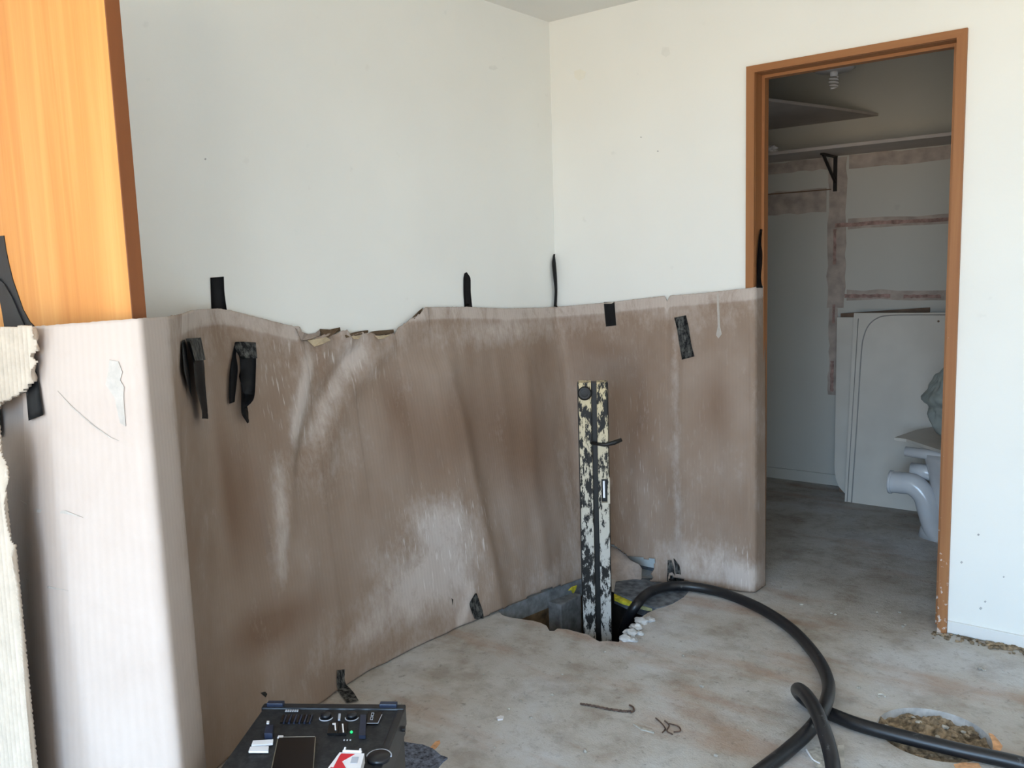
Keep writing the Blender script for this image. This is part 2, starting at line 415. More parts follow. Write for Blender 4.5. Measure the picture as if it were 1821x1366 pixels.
def wall_with_opening(name, axis, a0, a1, z1, off, th, openings, mat, label):
    """axis 0: wall runs along x at y=off..off+th ; axis 1: runs along y at x=off..off+th"""
    bm = nb(); cuts = sorted(openings); cur = a0; segs = []
    for (o0, o1, oz0, oz1) in cuts:
        segs.append((cur, o0, 0, z1)); segs.append((o0, o1, oz1, z1))
        if oz0 > 0: segs.append((o0, o1, 0, oz0))
        cur = o1
    segs.append((cur, a1, 0, z1))
    for (s0, s1, b0, b1) in segs:
        if axis == 0: box(bm, s0, s1, off, off+th, b0, b1)
        else: box(bm, off, off+th, s0, s1, b0, b1)
    bmesh.ops.remove_doubles(bm, verts=bm.verts, dist=1e-5)
    return tag(obj(name, bm, mat), label, 'wall', kind='structure')
wall_back = wall_with_opening('wall_back', 0, -WT, RX+WT, CE, 0, WT, [(OXL, OXR, 0, ODH)], MT['wall'], 'cream painted wall with the open wooden doorway')
wall_left = wall_with_opening('wall_left', 1, RY-WT, 0, CE, -WT, WT, [(DOOR_Y0, DOOR_Y1, 0, DOOR_Z)], MT['wall'], 'cream painted wall behind the long cardboard sheet')
wall_with_opening('wall_rear', 0, 0, RX, CE, RY-WT, WT, [(WIN_X0, WIN_X1, WIN_Z0, WIN_Z1)], MT['wall'], 'cream painted wall with a wide window')
wall_with_opening('wall_right', 1, RY-WT, 0, CE, RX, WT, [(SW_Y0, SW_Y1, SW_Z0, SW_Z1)], MT['wall'], 'cream painted wall facing the cardboard sheet')
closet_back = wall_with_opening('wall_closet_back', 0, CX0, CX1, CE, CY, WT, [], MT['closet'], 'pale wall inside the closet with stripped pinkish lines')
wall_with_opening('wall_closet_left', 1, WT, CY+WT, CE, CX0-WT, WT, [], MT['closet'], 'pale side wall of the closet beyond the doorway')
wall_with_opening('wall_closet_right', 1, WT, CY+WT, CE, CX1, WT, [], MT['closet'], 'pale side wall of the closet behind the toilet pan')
bm = nb(); box(bm, -0.22, RX+0.12, RY-0.12, CY+0.12, CE, CE+0.06)
tag(obj('ceiling', bm, MT['ceiling']), 'plain off-white ceiling', 'ceiling', kind='structure')
# window behind the camera and doorway lining
wn = tag(empty('window_1', ((WIN_X0+WIN_X1)/2, RY, WIN_Z0)), 'wide window with timber frame in the rear wall', 'window', kind='structure')
def child_world(o, parent):
    bpy.context.view_layer.update()
    o.parent = parent; o.matrix_parent_inverse = parent.matrix_world.inverted(); return o
for (a, b, c, d) in ((WIN_X0, WIN_X0+.05, WIN_Z0, WIN_Z1), (WIN_X1-.05, WIN_X1, WIN_Z0, WIN_Z1), ((WIN_X0+WIN_X1)/2-.025, (WIN_X0+WIN_X1)/2+.025, WIN_Z0, WIN_Z1),
                     (WIN_X0, WIN_X1, WIN_Z0, WIN_Z0+.05), (WIN_X0, WIN_X1, WIN_Z1-.05, WIN_Z1)):
    bm = nb(); box(bm, a, b, RY-.08, RY-.02, c, d); child_world(obj('window_frame', bm, MT['frame_wood_x']), wn)

wn2 = tag(empty('fill_window', (RX, (SW_Y0+SW_Y1)/2, SW_Z0)), 'window with timber frame added in the side wall', 'window', kind='structure')
for (a, b, c, d) in ((SW_Y0, SW_Y0+.05, SW_Z0, SW_Z1), (SW_Y1-.05, SW_Y1, SW_Z0, SW_Z1), ((SW_Y0+SW_Y1)/2-.025, (SW_Y0+SW_Y1)/2+.025, SW_Z0, SW_Z1), (SW_Y0, SW_Y1, SW_Z0, SW_Z0+.05), (SW_Y0, SW_Y1, SW_Z1-.05, SW_Z1)):
    bm = nb(); box(bm, RX+.02, RX+.08, a, b, c, d); child_world(obj('window_frame', bm, MT['frame_wood_x']), wn2)

# door frame in the far wall
df = tag(empty('door_1', ((XL+XR)/2, 0, 0)), 'open doorway with reddish varnished wooden frame leading to dim closet', 'doorway', kind='structure')
def part(name, bm, mat, parent, smooth=False):
    return child_world(obj(name, bm, mat, None, smooth), parent)
AW, AT = 0.033, 0.014      # architrave face width, projection
bm = nb(); prism(bm, [(XL, 0, 0), (XL+AW, 0, 0), (XL+AW, 0, DH-0.026), (XL, 0, DH)], (0, -AT, 0)); part('architrave', bm, MT['frame_wood'], df)
bm = nb(); prism(bm, [(XR, 0, 0), (XR-AW+.002, 0, 0), (XR-AW+.002, 0, DH-0.026), (XR, 0, DH)], (0, -AT, 0)); part('architrave', bm, MT['frame_wood'], df)
bm = nb(); prism(bm, [(XL, 0, DH), (XR, 0, DH), (XR-AW+.002, 0, DH-0.026), (XL+AW, 0, DH-0.026)], (0, -AT, 0)); part('architrave', bm, MT['frame_wood_x'], df)
JX0, JX1, JZ = 0.951, 1.643, 2.035
bm = nb(); box(bm, OXL-.001, JX0, -0.002, WT+.01, 0, JZ+.02); part('jamb', bm, MT['frame_wood'], df)
bm = nb(); box(bm, JX1, OXR+.001, -0.002, WT+.01, 0, JZ+.02); part('jamb', bm, MT['frame_wood'], df)
bm = nb(); box(bm, JX0, JX1, -0.002, WT+.01, JZ, JZ+.012); part('jamb_head', bm, MT['frame_wood_x'], df)
ST = 0.011; SY0, SY1 = 0.056, 0.094
bm = nb(); box(bm, JX0, JX0+ST, SY0, SY1, 0, JZ); part('door_stop', bm, MT['frame_wood'], df)
bm = nb(); box(bm, JX1-ST-.012, JX1, SY0, SY1, 0, JZ); part('door_stop', bm, MT['frame_wood'], df)
bm = nb(); box(bm, JX0+ST, JX1-ST-.012, SY0, SY1, JZ-ST, JZ); part('door_stop', bm, MT['frame_wood_x'], df)
# skirtings
bm = nb(); box(bm, XR+.001, RX, -0.010, 0.0, 0.004, 0.047, 0.002)
tag(obj('baseboard_back', bm, MT['skirting']), 'low white baseboard right of the doorway', 'baseboard', kind='structure')
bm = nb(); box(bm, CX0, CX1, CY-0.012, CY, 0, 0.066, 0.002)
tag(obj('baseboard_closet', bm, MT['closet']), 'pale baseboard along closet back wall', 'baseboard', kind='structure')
# bare strips on the closet wall where shelving was pulled off
def strip(name, x0, x1, z0, z1, mat, t=0.002, jit=0.006):
    bm = nb(); n = 14; lo = []; hi = []
    hor = (x1-x0) > (z1-z0)
    for k in range(n+1):
        f = k/n
        if hor:
            x = x0+(x1-x0)*f; lo.append(Vector((x, CY, z0+rnd.uniform(-jit, jit)))); hi.append(Vector((x, CY, z1+rnd.uniform(-jit, jit))))
        else:
            z = z0+(z1-z0)*f; lo.append(Vector((x0+rnd.uniform(-jit, jit), CY, z))); hi.append(Vector((x1+rnd.uniform(-jit, jit), CY, z)))
    prism(bm, lo+hi[::-1], (0, -t, 0)); return obj(name, bm, mat, closet_back)
strip('bare_strip', 0.60, 0.70, 1.05, 1.90, MT['plaster'])
strip('bare_strip', 0.615, 0.665, 0.54, 1.048, MT['plaster'])
strip('bare_strip', 0.712, 2.0, 1.495, 1.55, MT['plaster'])
strip('bare_strip', 0.712, 2.0, 1.095, 1.15, MT['plaster'])
strip('bare_strip', 0.0, 0.588, 1.60, 1.735, MT['plaster'])
strip('bare_strip', 0.0, 0.588, 1.84, 1.905, MT['plaster'])
strip('bare_strip', 0.712, 2.0, 1.83, 1.905, MT['plaster'])
for a in ((0.64, 1.3, 1.511, 1.532), (0.70, 0.95, 1.108, 1.128), (1.02, 1.21, 1.105, 1.123)): strip('torn_lining', *a, MT['plaster_red'], 0.0035, 0.003)
for a in ((0.632, 0.648, 1.30, 1.50), (0.626, 0.646, 0.56, 0.74), (0.634, 0.648, 0.96, 1.07)): strip('torn_lining', *a, MT['plaster_red'], 0.0035, 0.002)
bm = nb(); box(bm, 0.0, 0.615, CY-0.006, CY, 1.722, 1.729); obj('torn_lining', bm, MT['mdf'], closet_back)

# ------------------------------------------------------------------ closet contents
sh = empty('wall_shelf', (0.9, CY, 1.905)); tag(sh, 'long pale shelf fixed high on the closet wall', 'shelf')
bm = nb(); box(bm, CX0+.005, CX1-.005, 1.50, CY, 1.908, 1.926, 0.002); part('shelf_board', bm, MT['shelf'], sh)
br = empty('bk', (0, 0, 0)); bpy.data.objects.remove(br)
bm = nb(); box(bm, 0.628, 0.648, CY-0.012, CY-0.0005, 1.712, 1.908); b1 = part('bracket', bm, MT['iron'], sh)
bm = nb(); box(bm, 0.628, 0.648, 1.64, CY-.012, 1.898, 1.9075); part('bracket_arm', bm, MT['iron'], b1)
bm = nb(); tube(bm, [(0.638, 1.66, 1.900), (0.638, CY-0.008, 1.765)], 0.009, 8); part('bracket_brace', bm, MT['iron'], b1)
# thin board lying on top of the shelf, its corner poking forward
lbp = [at(x, y, 2, 2.10) for x, y in ((1352, 178), (1480, 194), (1594, 211), (1594, 219), (1480, 227), (1352, 236))]
bm = nb(); prism(bm, lbp, (0, 0, 0.014))
lb = tag(obj('loose_board', bm, MT['shelf']), 'pointed pale board propped above the closet shelf', 'board')
bm = nb(); box(bm, 0.06, 0.20, 1.55, 1.80, 1.926, 2.101, 0.006)
tag(obj('storage_box', bm, MT['laminate']), 'small pale box on the closet shelf holding up the board', 'box')
pp = at(1372, 262, 1, 1.56)
lump('crumpled_paper', (pp.x, pp.y, 1.945), 0.03, 0.03, 0.024, MT['white_card'], None, 3, 3, 0.7)
tag(bpy.data.objects['crumpled_paper'], 'crumpled white paper on the closet shelf beside the door frame', 'paper')
# pendant bulb
pl = empty('pendant_light', (0.80, 1.25, CE)); tag(pl, 'spiral bulb hanging under a round white fitting in the closet', 'light')
c0 = at(1483, 128, 1, 1.25)
bm = nb(); lathe(bm, [(0.02, 0.0), (0.085, 0.004), (0.10, 0.012), (0.06, 0.03), (0.02, 0.034)], c0, 28); part('fitting', bm, MT['bulb'], pl, True)
bm = nb(); tube(bm, [c0+Vector((0, 0, 0.03)), (c0.x, c0.y, CE)], 0.006, 8); part('cord', bm, MT['white_plastic'], pl)
bm = nb(); lathe(bm, [(0.012, -0.022), (0.018, -0.02), (0.02, 0.0)], c0, 16); part('bulb_cap', bm, MT['white_plastic'], pl, True)
bm = nb(); hp = []
for k in range(80):
    a = k/80*2*math.pi*3.5; rr = 0.021*(1-0.25*abs(k/80-0.45)*1.6); hp.append(c0+Vector((rr*math.cos(a), rr*math.sin(a), -0.024-0.052*k/80)))
tube(bm, hp, 0.0052, 8); part('bulb_spiral', bm, MT['bulb'], pl, True)

# leaning panels: built upright, tilted back by shear in y (real lean against the back wall)
def lean_panel(name, pts, y0, y1, ztop, th, mat):
    """pts (x,z) outline; bottom at y0, top leans to y1"""
    bm = nb(); k = (y1-y0)/ztop
    prism(bm, [(x, y0+k*z, z) for x, z in pts], (0, th, -0.0)); return bm
def rrect(x0, x1, z0, z1, r, corners, n=6):
    P = []
    for i, (cx, cz, a0) in enumerate(((x1-r, z1-r, 0), (x0+r, z1-r, 90), (x0+r, z0+r, 180), (x1-r, z0+r, 270))):
        if corners[i]:
            P += [(cx+r*math.cos(math.radians(a0+90*k/n)), cz+r*math.sin(math.radians(a0+90*k/n))) for k in range(n+1)]
        else: P.append(((x1, z1), (x0, z1), (x0, z0), (x1, z0))[i])
    return P
pn = empty('leaning_panel', (1.05, 1.54, 0)); tag(pn, 'white panel with curved groove leaning frontmost on the closet wall', 'panel')
k_ = (1.72-1.54)/1.03
part('panel_board', lean_panel('p', [(0.825, 0.0), (1.30, 0.0), (1.30, 1.035), (0.80, 1.03)], 1.54, 1.72, 1.03, 0.016, 0), MT['laminate'], pn)
gp = [(0.862, 0.0), (0.860, 0.4), (0.856, 0.80), (0.862, 0.90), (0.885, 0.965), (0.93, 1.005), (0.985, 1.018), (1.10, 1.022), (1.299, 1.024)]
gs = spline([(x, 1.54+k_*z-0.001, z) for x, z in gp], 8)
bm = nb(); tube(bm, gs, 0.0035, 6); part('groove_bead', bm, MT['laminate_groove'], pn, True)
bm = nb(); tube(bm, [(0.838, 1.54-.001, 0.0), (0.826, 1.54+k_-.001, 1.0)], 0.0025, 6); part('groove_bead', bm, MT['laminate_groove'], pn, True)
bm = nb(); tube(bm, [(1.235, 1.54+k_*.99-.002, .99), (1.235, 1.54+k_*.99+.004, .99)], 0.006, 10); part('screw_hole', bm, MT['mdf'], pn)
bm = lean_panel('p', [(1.22, 1.005), (0.682, 1.0), (0.70, 0.5), (0.712, 0.14), (0.722, 0.085), (0.742, 0.04), (0.775, 0.008), (0.80, 0.0), (1.22, 0.0)], 1.69, 1.80, 1.0, 0.014, 0)
bmesh.ops.translate(bm, vec=(0, 0, 0), verts=bm.verts)
tag(obj('leaning_panel', bm, MT['laminate']), 'white panel with rounded bottom corner leaning behind the grooved panel', 'panel')
bm = lean_panel('p', [(0.73, 0.0), (1.16, 0.0), (1.16, 1.055), (0.69, 1.02)], 1.735, 1.84, 1.05, 0.012, 0)
tag(obj('brown_board', bm, MT['mdf']), 'thin brown board leaning rearmost behind the white panels', 'board')

# toilet pan turned with its outlet towards the doorway
tl = empty('toilet_pan', (1.40, 1.12, 0)); tag(tl, 'old white toilet pan with outlet pipe standing in the closet', 'toilet')
bm = nb()
secs = [(0.0, 0.10, 0.20, 1.47), (0.04, 0.095, 0.19, 1.47), (0.15, 0.085, 0.17, 1.50), (0.25, 0.11, 0.20, 1.52), (0.33, 0.16, 0.24, 1.54), (0.385, 0.18, 0.27, 1.55), (0.41, 0.18, 0.27, 1.55)]
rings = []
for z, ry, rx, cx in secs:
    rings.append([bm.verts.new((cx+rx*math.cos(a)*(1 if math.cos(a) > 0 else 0.85), 1.14+ry*math.sin(a), z)) for a in [2*math.pi*i/28 for i in range(28)]])
for a, b in zip(rings, rings[1:]):
    for i in range(28): bm.faces.new((a[i], a[(i+1) % 28], b[(i+1) % 28], b[i]))
bm.faces.new(rings[0][::-1]); bm.faces.new(rings[-1])
part('pan_body', bm, MT['porcelain'], tl, True)
pe = at(1583, 857, 1, 1.10)
bm = nb(); path = spline([pe, pe+Vector((0.05, 0, 0.002)), pe+Vector((0.105, 0.0, -0.002)), pe+Vector((0.155, 0.0, -0.045)), pe+Vector((0.178, 0.0, -0.115)), pe+Vector((0.20, 0.0, -0.185)), Vector((pe.x+0.235, pe.y, 0.002))], 8)
tube(bm, path, 0.052, 24); o = part('outlet_pipe', bm, MT['porcelain'], tl, True)
bm = nb(); lathe(bm, [(0.045, 0.0), (0.056, 0.0), (0.056, 0.012), (0.052, 0.014)], pe+Vector((-0.002, 0, 0)), 24, Matrix.Rotation(math.pi/2, 4, 'Y')); part('pipe_collar', bm, MT['porcelain'], tl, True)
sp = at(1632, 838, 1, 1.16)
bm = nb(); tube(bm, [sp+Vector((-0.03, 0, 0.0)), sp+Vector((0.03, 0, 0)), sp+Vector((0.16, 0.02, -0.02))], 0.038, 20); part('flush_inlet', bm, MT['porcelain'], tl, True)
fp = at(1612, 803, 1, 1.08)
bm = nb(); tube(bm, [fp+Vector((-0.005, 0, 0)), fp+Vector((0.30, 0, -0.012))], 0.024, 18); part('hinge_tube', bm, MT['porcelain'], tl, True)
# slab lying on the pan
zt = fp.z+0.022
bl = at(1590, 783, 2, zt); b2 = at(1672, 806, 2, zt); b3 = at(1630, 769, 2, zt)
bm = nb(); prism(bm, [bl, at(1612, 786, 2, zt), b2, at(1735, 815, 2, zt), at(1735, 772, 2, zt), at(1668, 763, 2, zt), b3], (0, 0, 0.014))
tag(obj('flat_slab', bm, MT['laminate']), 'thin pale slab lying across the top of the toilet pan', 'slab')
# crumpled plastic bag sitting on the slab
bc = at(1672, 700, 1, 1.12)
bm = nb(); bmesh.ops.create_icosphere(bm, subdivisions=5, radius=1.0)
for v in bm.verts:
    p = v.co.copy(); n_ = noise.fractal(p*1.6+Vector((3, 1, 7)), 1.0, 2.0, 3); c_ = abs(noise.noise(p*4.2))
    k = 1+0.22*n_-0.10*c_
    zz = p.z*k
    taper = 1.0 - 0.42*max(0, zz)
    waist = 1.0-0.22*math.exp(-((zz+0.25)/0.12)**2)
    v.co = Vector((bc.x+0.06+0.135*p.x*k*taper*waist, bc.y+0.02+0.11*p.y*k*taper*waist, 0))
    v.co.z = max(zt+0.0135, bc.z-0.02+0.175*zz)
tag(obj('plastic_bag', bm, MT['bag'], None, True), 'crumpled grey plastic bag on the slab over the toilet pan', 'bag')

# ------------------------------------------------------------------ wooden panel standing out from the left wall
PXE = 0.66; PYF, PYB = -2.372, -2.343
wp = empty('wooden_panel', (0.33, -2.36, 0)); tag(wp, 'tall orange varnished wooden panel rising behind the draped cardboard', 'panel')
bm = nb(); box(bm, 0.002, PXE-0.004, PYF, PYB, 0.01, 2.05, 0.001); part('face_board', bm, MT['panel_wood'], wp)
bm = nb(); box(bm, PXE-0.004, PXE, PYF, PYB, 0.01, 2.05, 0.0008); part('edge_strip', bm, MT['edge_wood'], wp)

# ------------------------------------------------------------------ the long cardboard sheet
def UZ(px, py):
    """approximate sheet coordinates (U, z) of a picture point on the wall parts"""
    p = at(px, py, 0, 0.05)
    if p.y < -0.03: return (p.y, p.z)
    p = at(px, py, 1, -0.04); return (p.x, p.z)
F1t = at(250, 567, 1, -2.392); F1b = at(338, 1366, 1, -2.44)
P2t = at(300, 660, 0, 0.64); P2b = at(369, 1366, 0, 0.66)
# U : plan position at the top edge / at the floor
TOP = [(-3.30, 0.03, -2.395), (-2.95, 0.30, -2.42), (-2.62, F1t.x, F1t.y-0.003), (-2.50, P2t.x, P2t.y+0.005), (-2.28, 0.42, -2.12), (-2.0, 0.16, -1.93), (-1.78, 0.022, -1.76), (-1.55, 0.014, -1.53), (-0.05, 0.012, -0.05), (0.0, 0.016, -0.016), (0.05, 0.05, -0.012), (0.90, 0.90, -0.020), (0.945, 0.945, -0.021), (0.965, 0.957, -0.012), (1.06, 0.959, 0.085)]
BOT = [(-3.30, 0.03, -2.48), (-2.95, 0.36, -2.52), (-2.62, F1b.x+0.01, F1b.y-0.02), (-2.50, P2b.x, P2b.y), (-2.30, 0.34, -2.20), (-2.0, 0.25, -1.98), (-1.78, 0.235, -1.78), (-1.55, 0.212, -1.58), (-1.377, 0.175, -1.377), (-0.85, 0.190, -0.842), (-0.30, 0.26, -0.42), (-0.10, 0.285, -0.28), (0.0, 0.30, -0.235), (0.10, 0.36, -0.19), (0.30, 0.45, -0.16), (0.55, 0.60, -0.125), (0.80, 0.83, -0.05), (0.93, 0.945, -0.026), (0.965, 0.962, -0.012), (1.06, 0.965, 0.09)]
top_px = [(265, 566), (300, 556), (340, 551), (390, 553), (440, 563), (500, 578), (526, 583), (531, 606), (552, 602), (566, 596), (590, 594), (604, 586), (610, 598), (628, 594), (650, 592), (664, 598), (682, 596), (697, 594), (702, 584), (722, 570), (742, 556), (749, 547), (830, 546), (900, 549), (975, 547)]
ZT = []
for px, py in top_px:
    if px < 400: continue
    p = at(px, py, 0, 0.02); ZT.append((p.y, p.z))
for px, py in ((1000, 545), (1080, 538), (1182, 526), (1186, 537), (1190, 526), (1250, 521), (1335, 512)):
    p = at(px, py, 1, -0.02); ZT.append((p.x, p.z))
ZT += [(0.97, 1.235), (1.10, 1.238)]
zl = at(0, 583, 1, -2.41).z; zf = at(250, 567, 1, -2.40).z
ZT = [(-3.3, zl-0.01), (-2.95, zl+0.005), (-2.62, zf), (-2.50, zf-0.004), (-2.28, 1.252), (-2.0, 1.250), (-1.80, 1.245), (-1.74, 1.236)] + ZT
ZT.sort()
def fold(U, z, pts, wl, wr, amp):
    """ridge along a polyline of (U,z): distance in U at height z"""
    zs = [p[1] for p in pts]
    if z > max(zs)+0.05 or z < min(zs)-0.05: return 0.0
    P = sorted(pts, key=lambda p: p[1]); uu = lerp_table([(p[1], p[0]) for p in P], z)[0]
    fade = smoothstep(min(zs)-0.05, min(zs)+0.08, z)*(1-smoothstep(max(zs)-0.06, max(zs)+0.05, z))
    d = U-uu; s = wl if d < 0 else wr
    return 0.62*amp*fade*math.exp(-(d/(1.25*s))**2)
folds = [([UZ(545, 640), UZ(505, 760), UZ(470, 960)], 0.05, 0.03, 0.022),
         ([UZ(690, 612), UZ(600, 720), UZ(540, 850)], 0.06, 0.05, 0.020),
         ([UZ(640, 610), UZ(560, 720), UZ(505, 850)], 0.03, 0.03, -0.020),
         ([UZ(785, 640), UZ(800, 800), UZ(815, 930), UZ(838, 1080)], 0.16, 0.05, 0.045),
         ([UZ(850, 640), UZ(860, 850), UZ(880, 1050)], 0.06, 0.08, -0.018),
         ([UZ(930, 640), UZ(925, 850), UZ(940, 1040)], 0.05, 0.04, 0.014),
         ([UZ(1110, 660), UZ(1100, 950)], 0.05, 0.05, -0.012),
         ([UZ(1212, 640), UZ(1212, 850), UZ(1215, 1030)], 0.03, 0.08, 0.024),
         ([UZ(1290, 620), UZ(1290, 1020)], 0.05, 0.04, 0.010),
         ([UZ(440, 600), UZ(420, 800), UZ(400, 1100)], 0.08, 0.10, 0.015)]
NU, NV = 620, 170
U0, U1 = -3.30, 1.055
def sm_table(tab, U, s=0.012):
    acc = None
    for k, wgt in ((-1.5, 1), (-0.75, 2), (0, 3), (0.75, 2), (1.5, 1)):
        v = lerp_table(tab, U+k*s)
        acc = [wgt*q for q in v] if acc is None else [a+wgt*q for a, q in zip(acc, v)]
    return [a/9.0 for a in acc]
def sheet_pos(U, f, zt):
    """f 0 at floor .. 1 at top"""
    s = 0.035 if -2.3 < U < 0.8 else 0.010
    tx, ty = sm_table(TOP, U, s if U > -2.4 else 0.012); bx, by = sm_table(BOT, U, s if U > -2.4 else 0.012)
    g = f**1.15 if U > -2.3 else f
    x = bx+(tx-bx)*g; y = by+(ty-by)*g; z = 0.004+(zt-0.004)*f
    return Vector((x, y, z))
def jag(U, k=1.0): return 0.004*k*noise.noise(Vector((U*90, 3.1, 0)))+0.003*k*noise.noise(Vector((U*260, 7.7, 0)))
dust_blobs = []
def blob(lst, px, py, ru, rz, a): 
    u, z = UZ(px, py); lst.append((u, z, ru, rz, a))
for a in ((745, 930, 0.16, 0.10, 0.75), (700, 1030, 0.18, 0.10, 0.8), (760, 1010, 0.13, 0.14, 0.6), (610, 1110, 0.22, 0.07, 0.45), (560, 790, 0.10, 0.22, 0.25),
          (1320, 1030, 0.10, 0.06, 0.95), (1260, 1000, 0.12, 0.09, 0.6), (1190, 985, 0.10, 0.08, 0.4), (1345, 780, 0.03, 0.4, 0.25),
          (900, 590, 0.35, 0.05, 0.35), (640, 640, 0.10, 0.10, 0.4), (990, 900, 0.08, 0.25, 0.35), (930, 1000, 0.2, 0.06, 0.35), (700, 1150, 0.25, 0.06, 0.55)): blob(dust_blobs, *a)
def dline(pts, w, a_):
    for (x0, y0), (x1, y1) in zip(pts, pts[1:]):
        n_ = max(2, int(math.hypot(x1-x0, y1-y0)/14))
        for k in range(n_): blob(dust_blobs, x0+(x1-x0)*k/n_, y0+(y1-y0)*k/n_, w, 0.035, a_)
dline([(548, 640), (520, 720), (498, 790)], 0.022, 0.45)
dline([(640, 620), (600, 680), (565, 740), (545, 790)], 0.03, 0.30)
dline([(470, 820), (462, 960), (450, 1040)], 0.03, 0.22)
dline([(1197, 600), (1200, 760), (1203, 960)], 0.02, 0.22)
dline([(765, 1100), (795, 1020)], 0.012, 0.55)
damp_blobs = []
for a in ((790, 760, 0.35, 0.20, 0.6), (920, 800, 0.22, 0.22, 0.7), (400, 880, 0.10, 0.22, 0.55), (440, 1090, 0.22, 0.07, 0.8), (1270, 720, 0.10, 0.16, 0.6), (1130, 760, 0.12, 0.25, 0.5), (1060, 620, 0.12, 0.05, 0.4), (690, 720, 0.08, 0.15, 0.4), (345, 850, 0.05, 0.3, 0.5), (520, 900, 0.05, 0.2, 0.2)): blob(damp_blobs, *a)
scr_blobs = []
for a in ((760, 960, 0.25, 0.2, 0.9), (1100, 850, 0.4, 0.5, 0.25), (600, 640, 0.2, 0.15, 0.6), (500, 720, 0.12, 0.2, 0.6), (1320, 1010, 0.1, 0.1, 0.8)): blob(scr_blobs, *a)
def bl_sum(lst, U, z):
    return sum(a*math.exp(-((U-u)/ru)**2-((z-zz)/rz)**2) for u, zz, ru, rz, a in lst)
verts = []; uvs = []; st = []
Us = [U0+(U1-U0)*i/NU for i in range(NU+1)]
for U in Us:
    zt = lerp_table(ZT, U)[0]
    torn = -1.5 < U < -0.88
    zt += jag(U, 1.6 if torn else 0.35)
    a = sheet_pos(U-0.004, 1, zt); b = sheet_pos(U+0.004, 1, zt); t = (b-a).normalized(); nrm_t = Vector((t.y, -t.x, 0))
    a = sheet_pos(U-0.004, 0.3, zt); b = sheet_pos(U+0.004, 0.3, zt); t = (b-a).normalized(); nrm_b = Vector((t.y, -t.x, 0))
    for j in range(NV+1):
        f = j/NV; p = sheet_pos(U, f, zt)
        n_ = nrm_b.lerp(nrm_t, f)
        d = 0.0
        if -1.75 < U < 0.94:
            d += sum(fold(U, p.z, *q) for q in folds)
            edge = smoothstep(0, 0.25, 1-f)
            d += edge*0.010*noise.noise(Vector((U*5, p.z*3, 1.0)))+edge*0.004*noise.noise(Vector((U*14, p.z*6, 4.0)))
            if torn: d += 0.02*smoothstep(0.90, 1.0, f)*(0.5+noise.noise(Vector((U*16, 0.3, 2))))
        elif U < -2.62:
            s_ = (-2.62-U)/0.68
            d += 0.075*math.sin(min(1, s_/0.55)*math.pi)*(1-0.45*f) * (1 if s_ < .55 else 0.3)
            d += 0.004*noise.noise(Vector((U*6, p.z*2, 9)))
        if U < -2.55 or U > 0.9: lim = 1
        p = p+n_*d
        # keep clear of walls
        if -1.9 < U < 0.0: p.x = max(p.x, 0.008)
        if 0.0 <= U < 0.9: p.y = min(p.y, -0.008)
        if 0.9 <= U < 0.95: p.y = min(p.y, -0.018)
        verts.append(p); uvs.append((U, p.z))
        zu = 1.20 if torn else zt; topband = 0.50*smoothstep(zu-0.052, zu-0.040, p.z)*(1 if U > -2.3 else 0.3)+0.28*smoothstep(zu-0.22, zu-0.03, p.z)
        front = 0.62*smoothstep(-2.45, -2.56, U) if U < -2.4 else 0
        st.append((min(1.3, bl_sum(dust_blobs, U, p.z)+topband+front+0.10), min(1, bl_sum(damp_blobs, U, p.z)) if U > -2.4 else 0.0, min(1, bl_sum(scr_blobs, U, p.z)+0.0)))
def inside(poly, x, y):
    c = False; n = len(poly); j = n-1
    for i in range(n):
        xi, yi = poly[i]; xj, yj = poly[j]
        if (yi > y) != (yj > y) and x < (xj-xi)*(y-yi)/(yj-yi)+xi: c = not c
        j = i
    return c
# outline of the missing piece at the foot of the sheet beside the post (found as sheet positions of the tear)
tear = [(1060, 962), (1090, 968), (1104, 978), (1112, 986), (1124, 990), (1140, 992), (1150, 994), (1166, 994), (1163, 1004), (1164, 1012), (1158, 1020), (1161, 1028), (1153, 1036), (1156, 1042), (1170, 1044), (1186, 1046), (1188, 1040), (1192, 1024), (1214, 1030), (1236, 1045), (1250, 1053), (1262, 1062), (1200, 1120), (1040, 1120), (1000, 1048), (1034, 1030)]
low = [(850, 1101), (900, 1080), (960, 1052), (1000, 1040), (1040, 1027), (1060, 1024), (1060, 1120), (860, 1120)]
faces = []
for i in range(NU):
    for j in range(NV):
        q = (i*(NV+1)+j, (i+1)*(NV+1)+j, (i+1)*(NV+1)+j+1, i*(NV+1)+j+1)
        if -0.9 < Us[i] < 0.9 and j < NV*0.3:
            c = (verts[q[0]]+verts[q[2]])*0.5; px, py = topx(c)
            if inside(tear, px, py) or inside(low, px, py): continue
        faces.append(q)
me = bpy.data.meshes.new('cardboard_sheet'); me.from_pydata([tuple(v) for v in verts], [], faces)
ul = me.uv_layers.new(name='UVMap'); ca = me.color_attributes.new('stain', 'FLOAT_COLOR', 'POINT')
for lp in me.loops: ul.data[lp.index].uv = uvs[lp.vertex_index]
for i, s_ in enumerate(st): ca.data[i].color = (s_[0], s_[1], s_[2], smoothstep(-2.45, -2.56, uvs[i][0]) if uvs[i][0] < -2.4 else 0.0)
for p in me.polygons: p.use_smooth = True
sheet = bpy.data.objects.new('cardboard_sheet', me); COL.objects.link(sheet); me.materials.append(MT['cardboard'])
tmpb = bmesh.new(); tmpb.from_mesh(me)
loose = [v for v in tmpb.verts if not v.link_faces]; bmesh.ops.delete(tmpb, geom=loose, context='VERTS'); tmpb.to_mesh(me); tmpb.free()
sol = sheet.modifiers.new('thick', 'SOLIDIFY'); sol.thickness = 0.004; sol.offset = 0
tag(sheet, 'long dirty brown cardboard sheet taped around the lower walls and wooden panel', 'cardboard')
BV = {'sheet': BVHTree.FromPolygons([tuple(v) for v in verts], faces)}
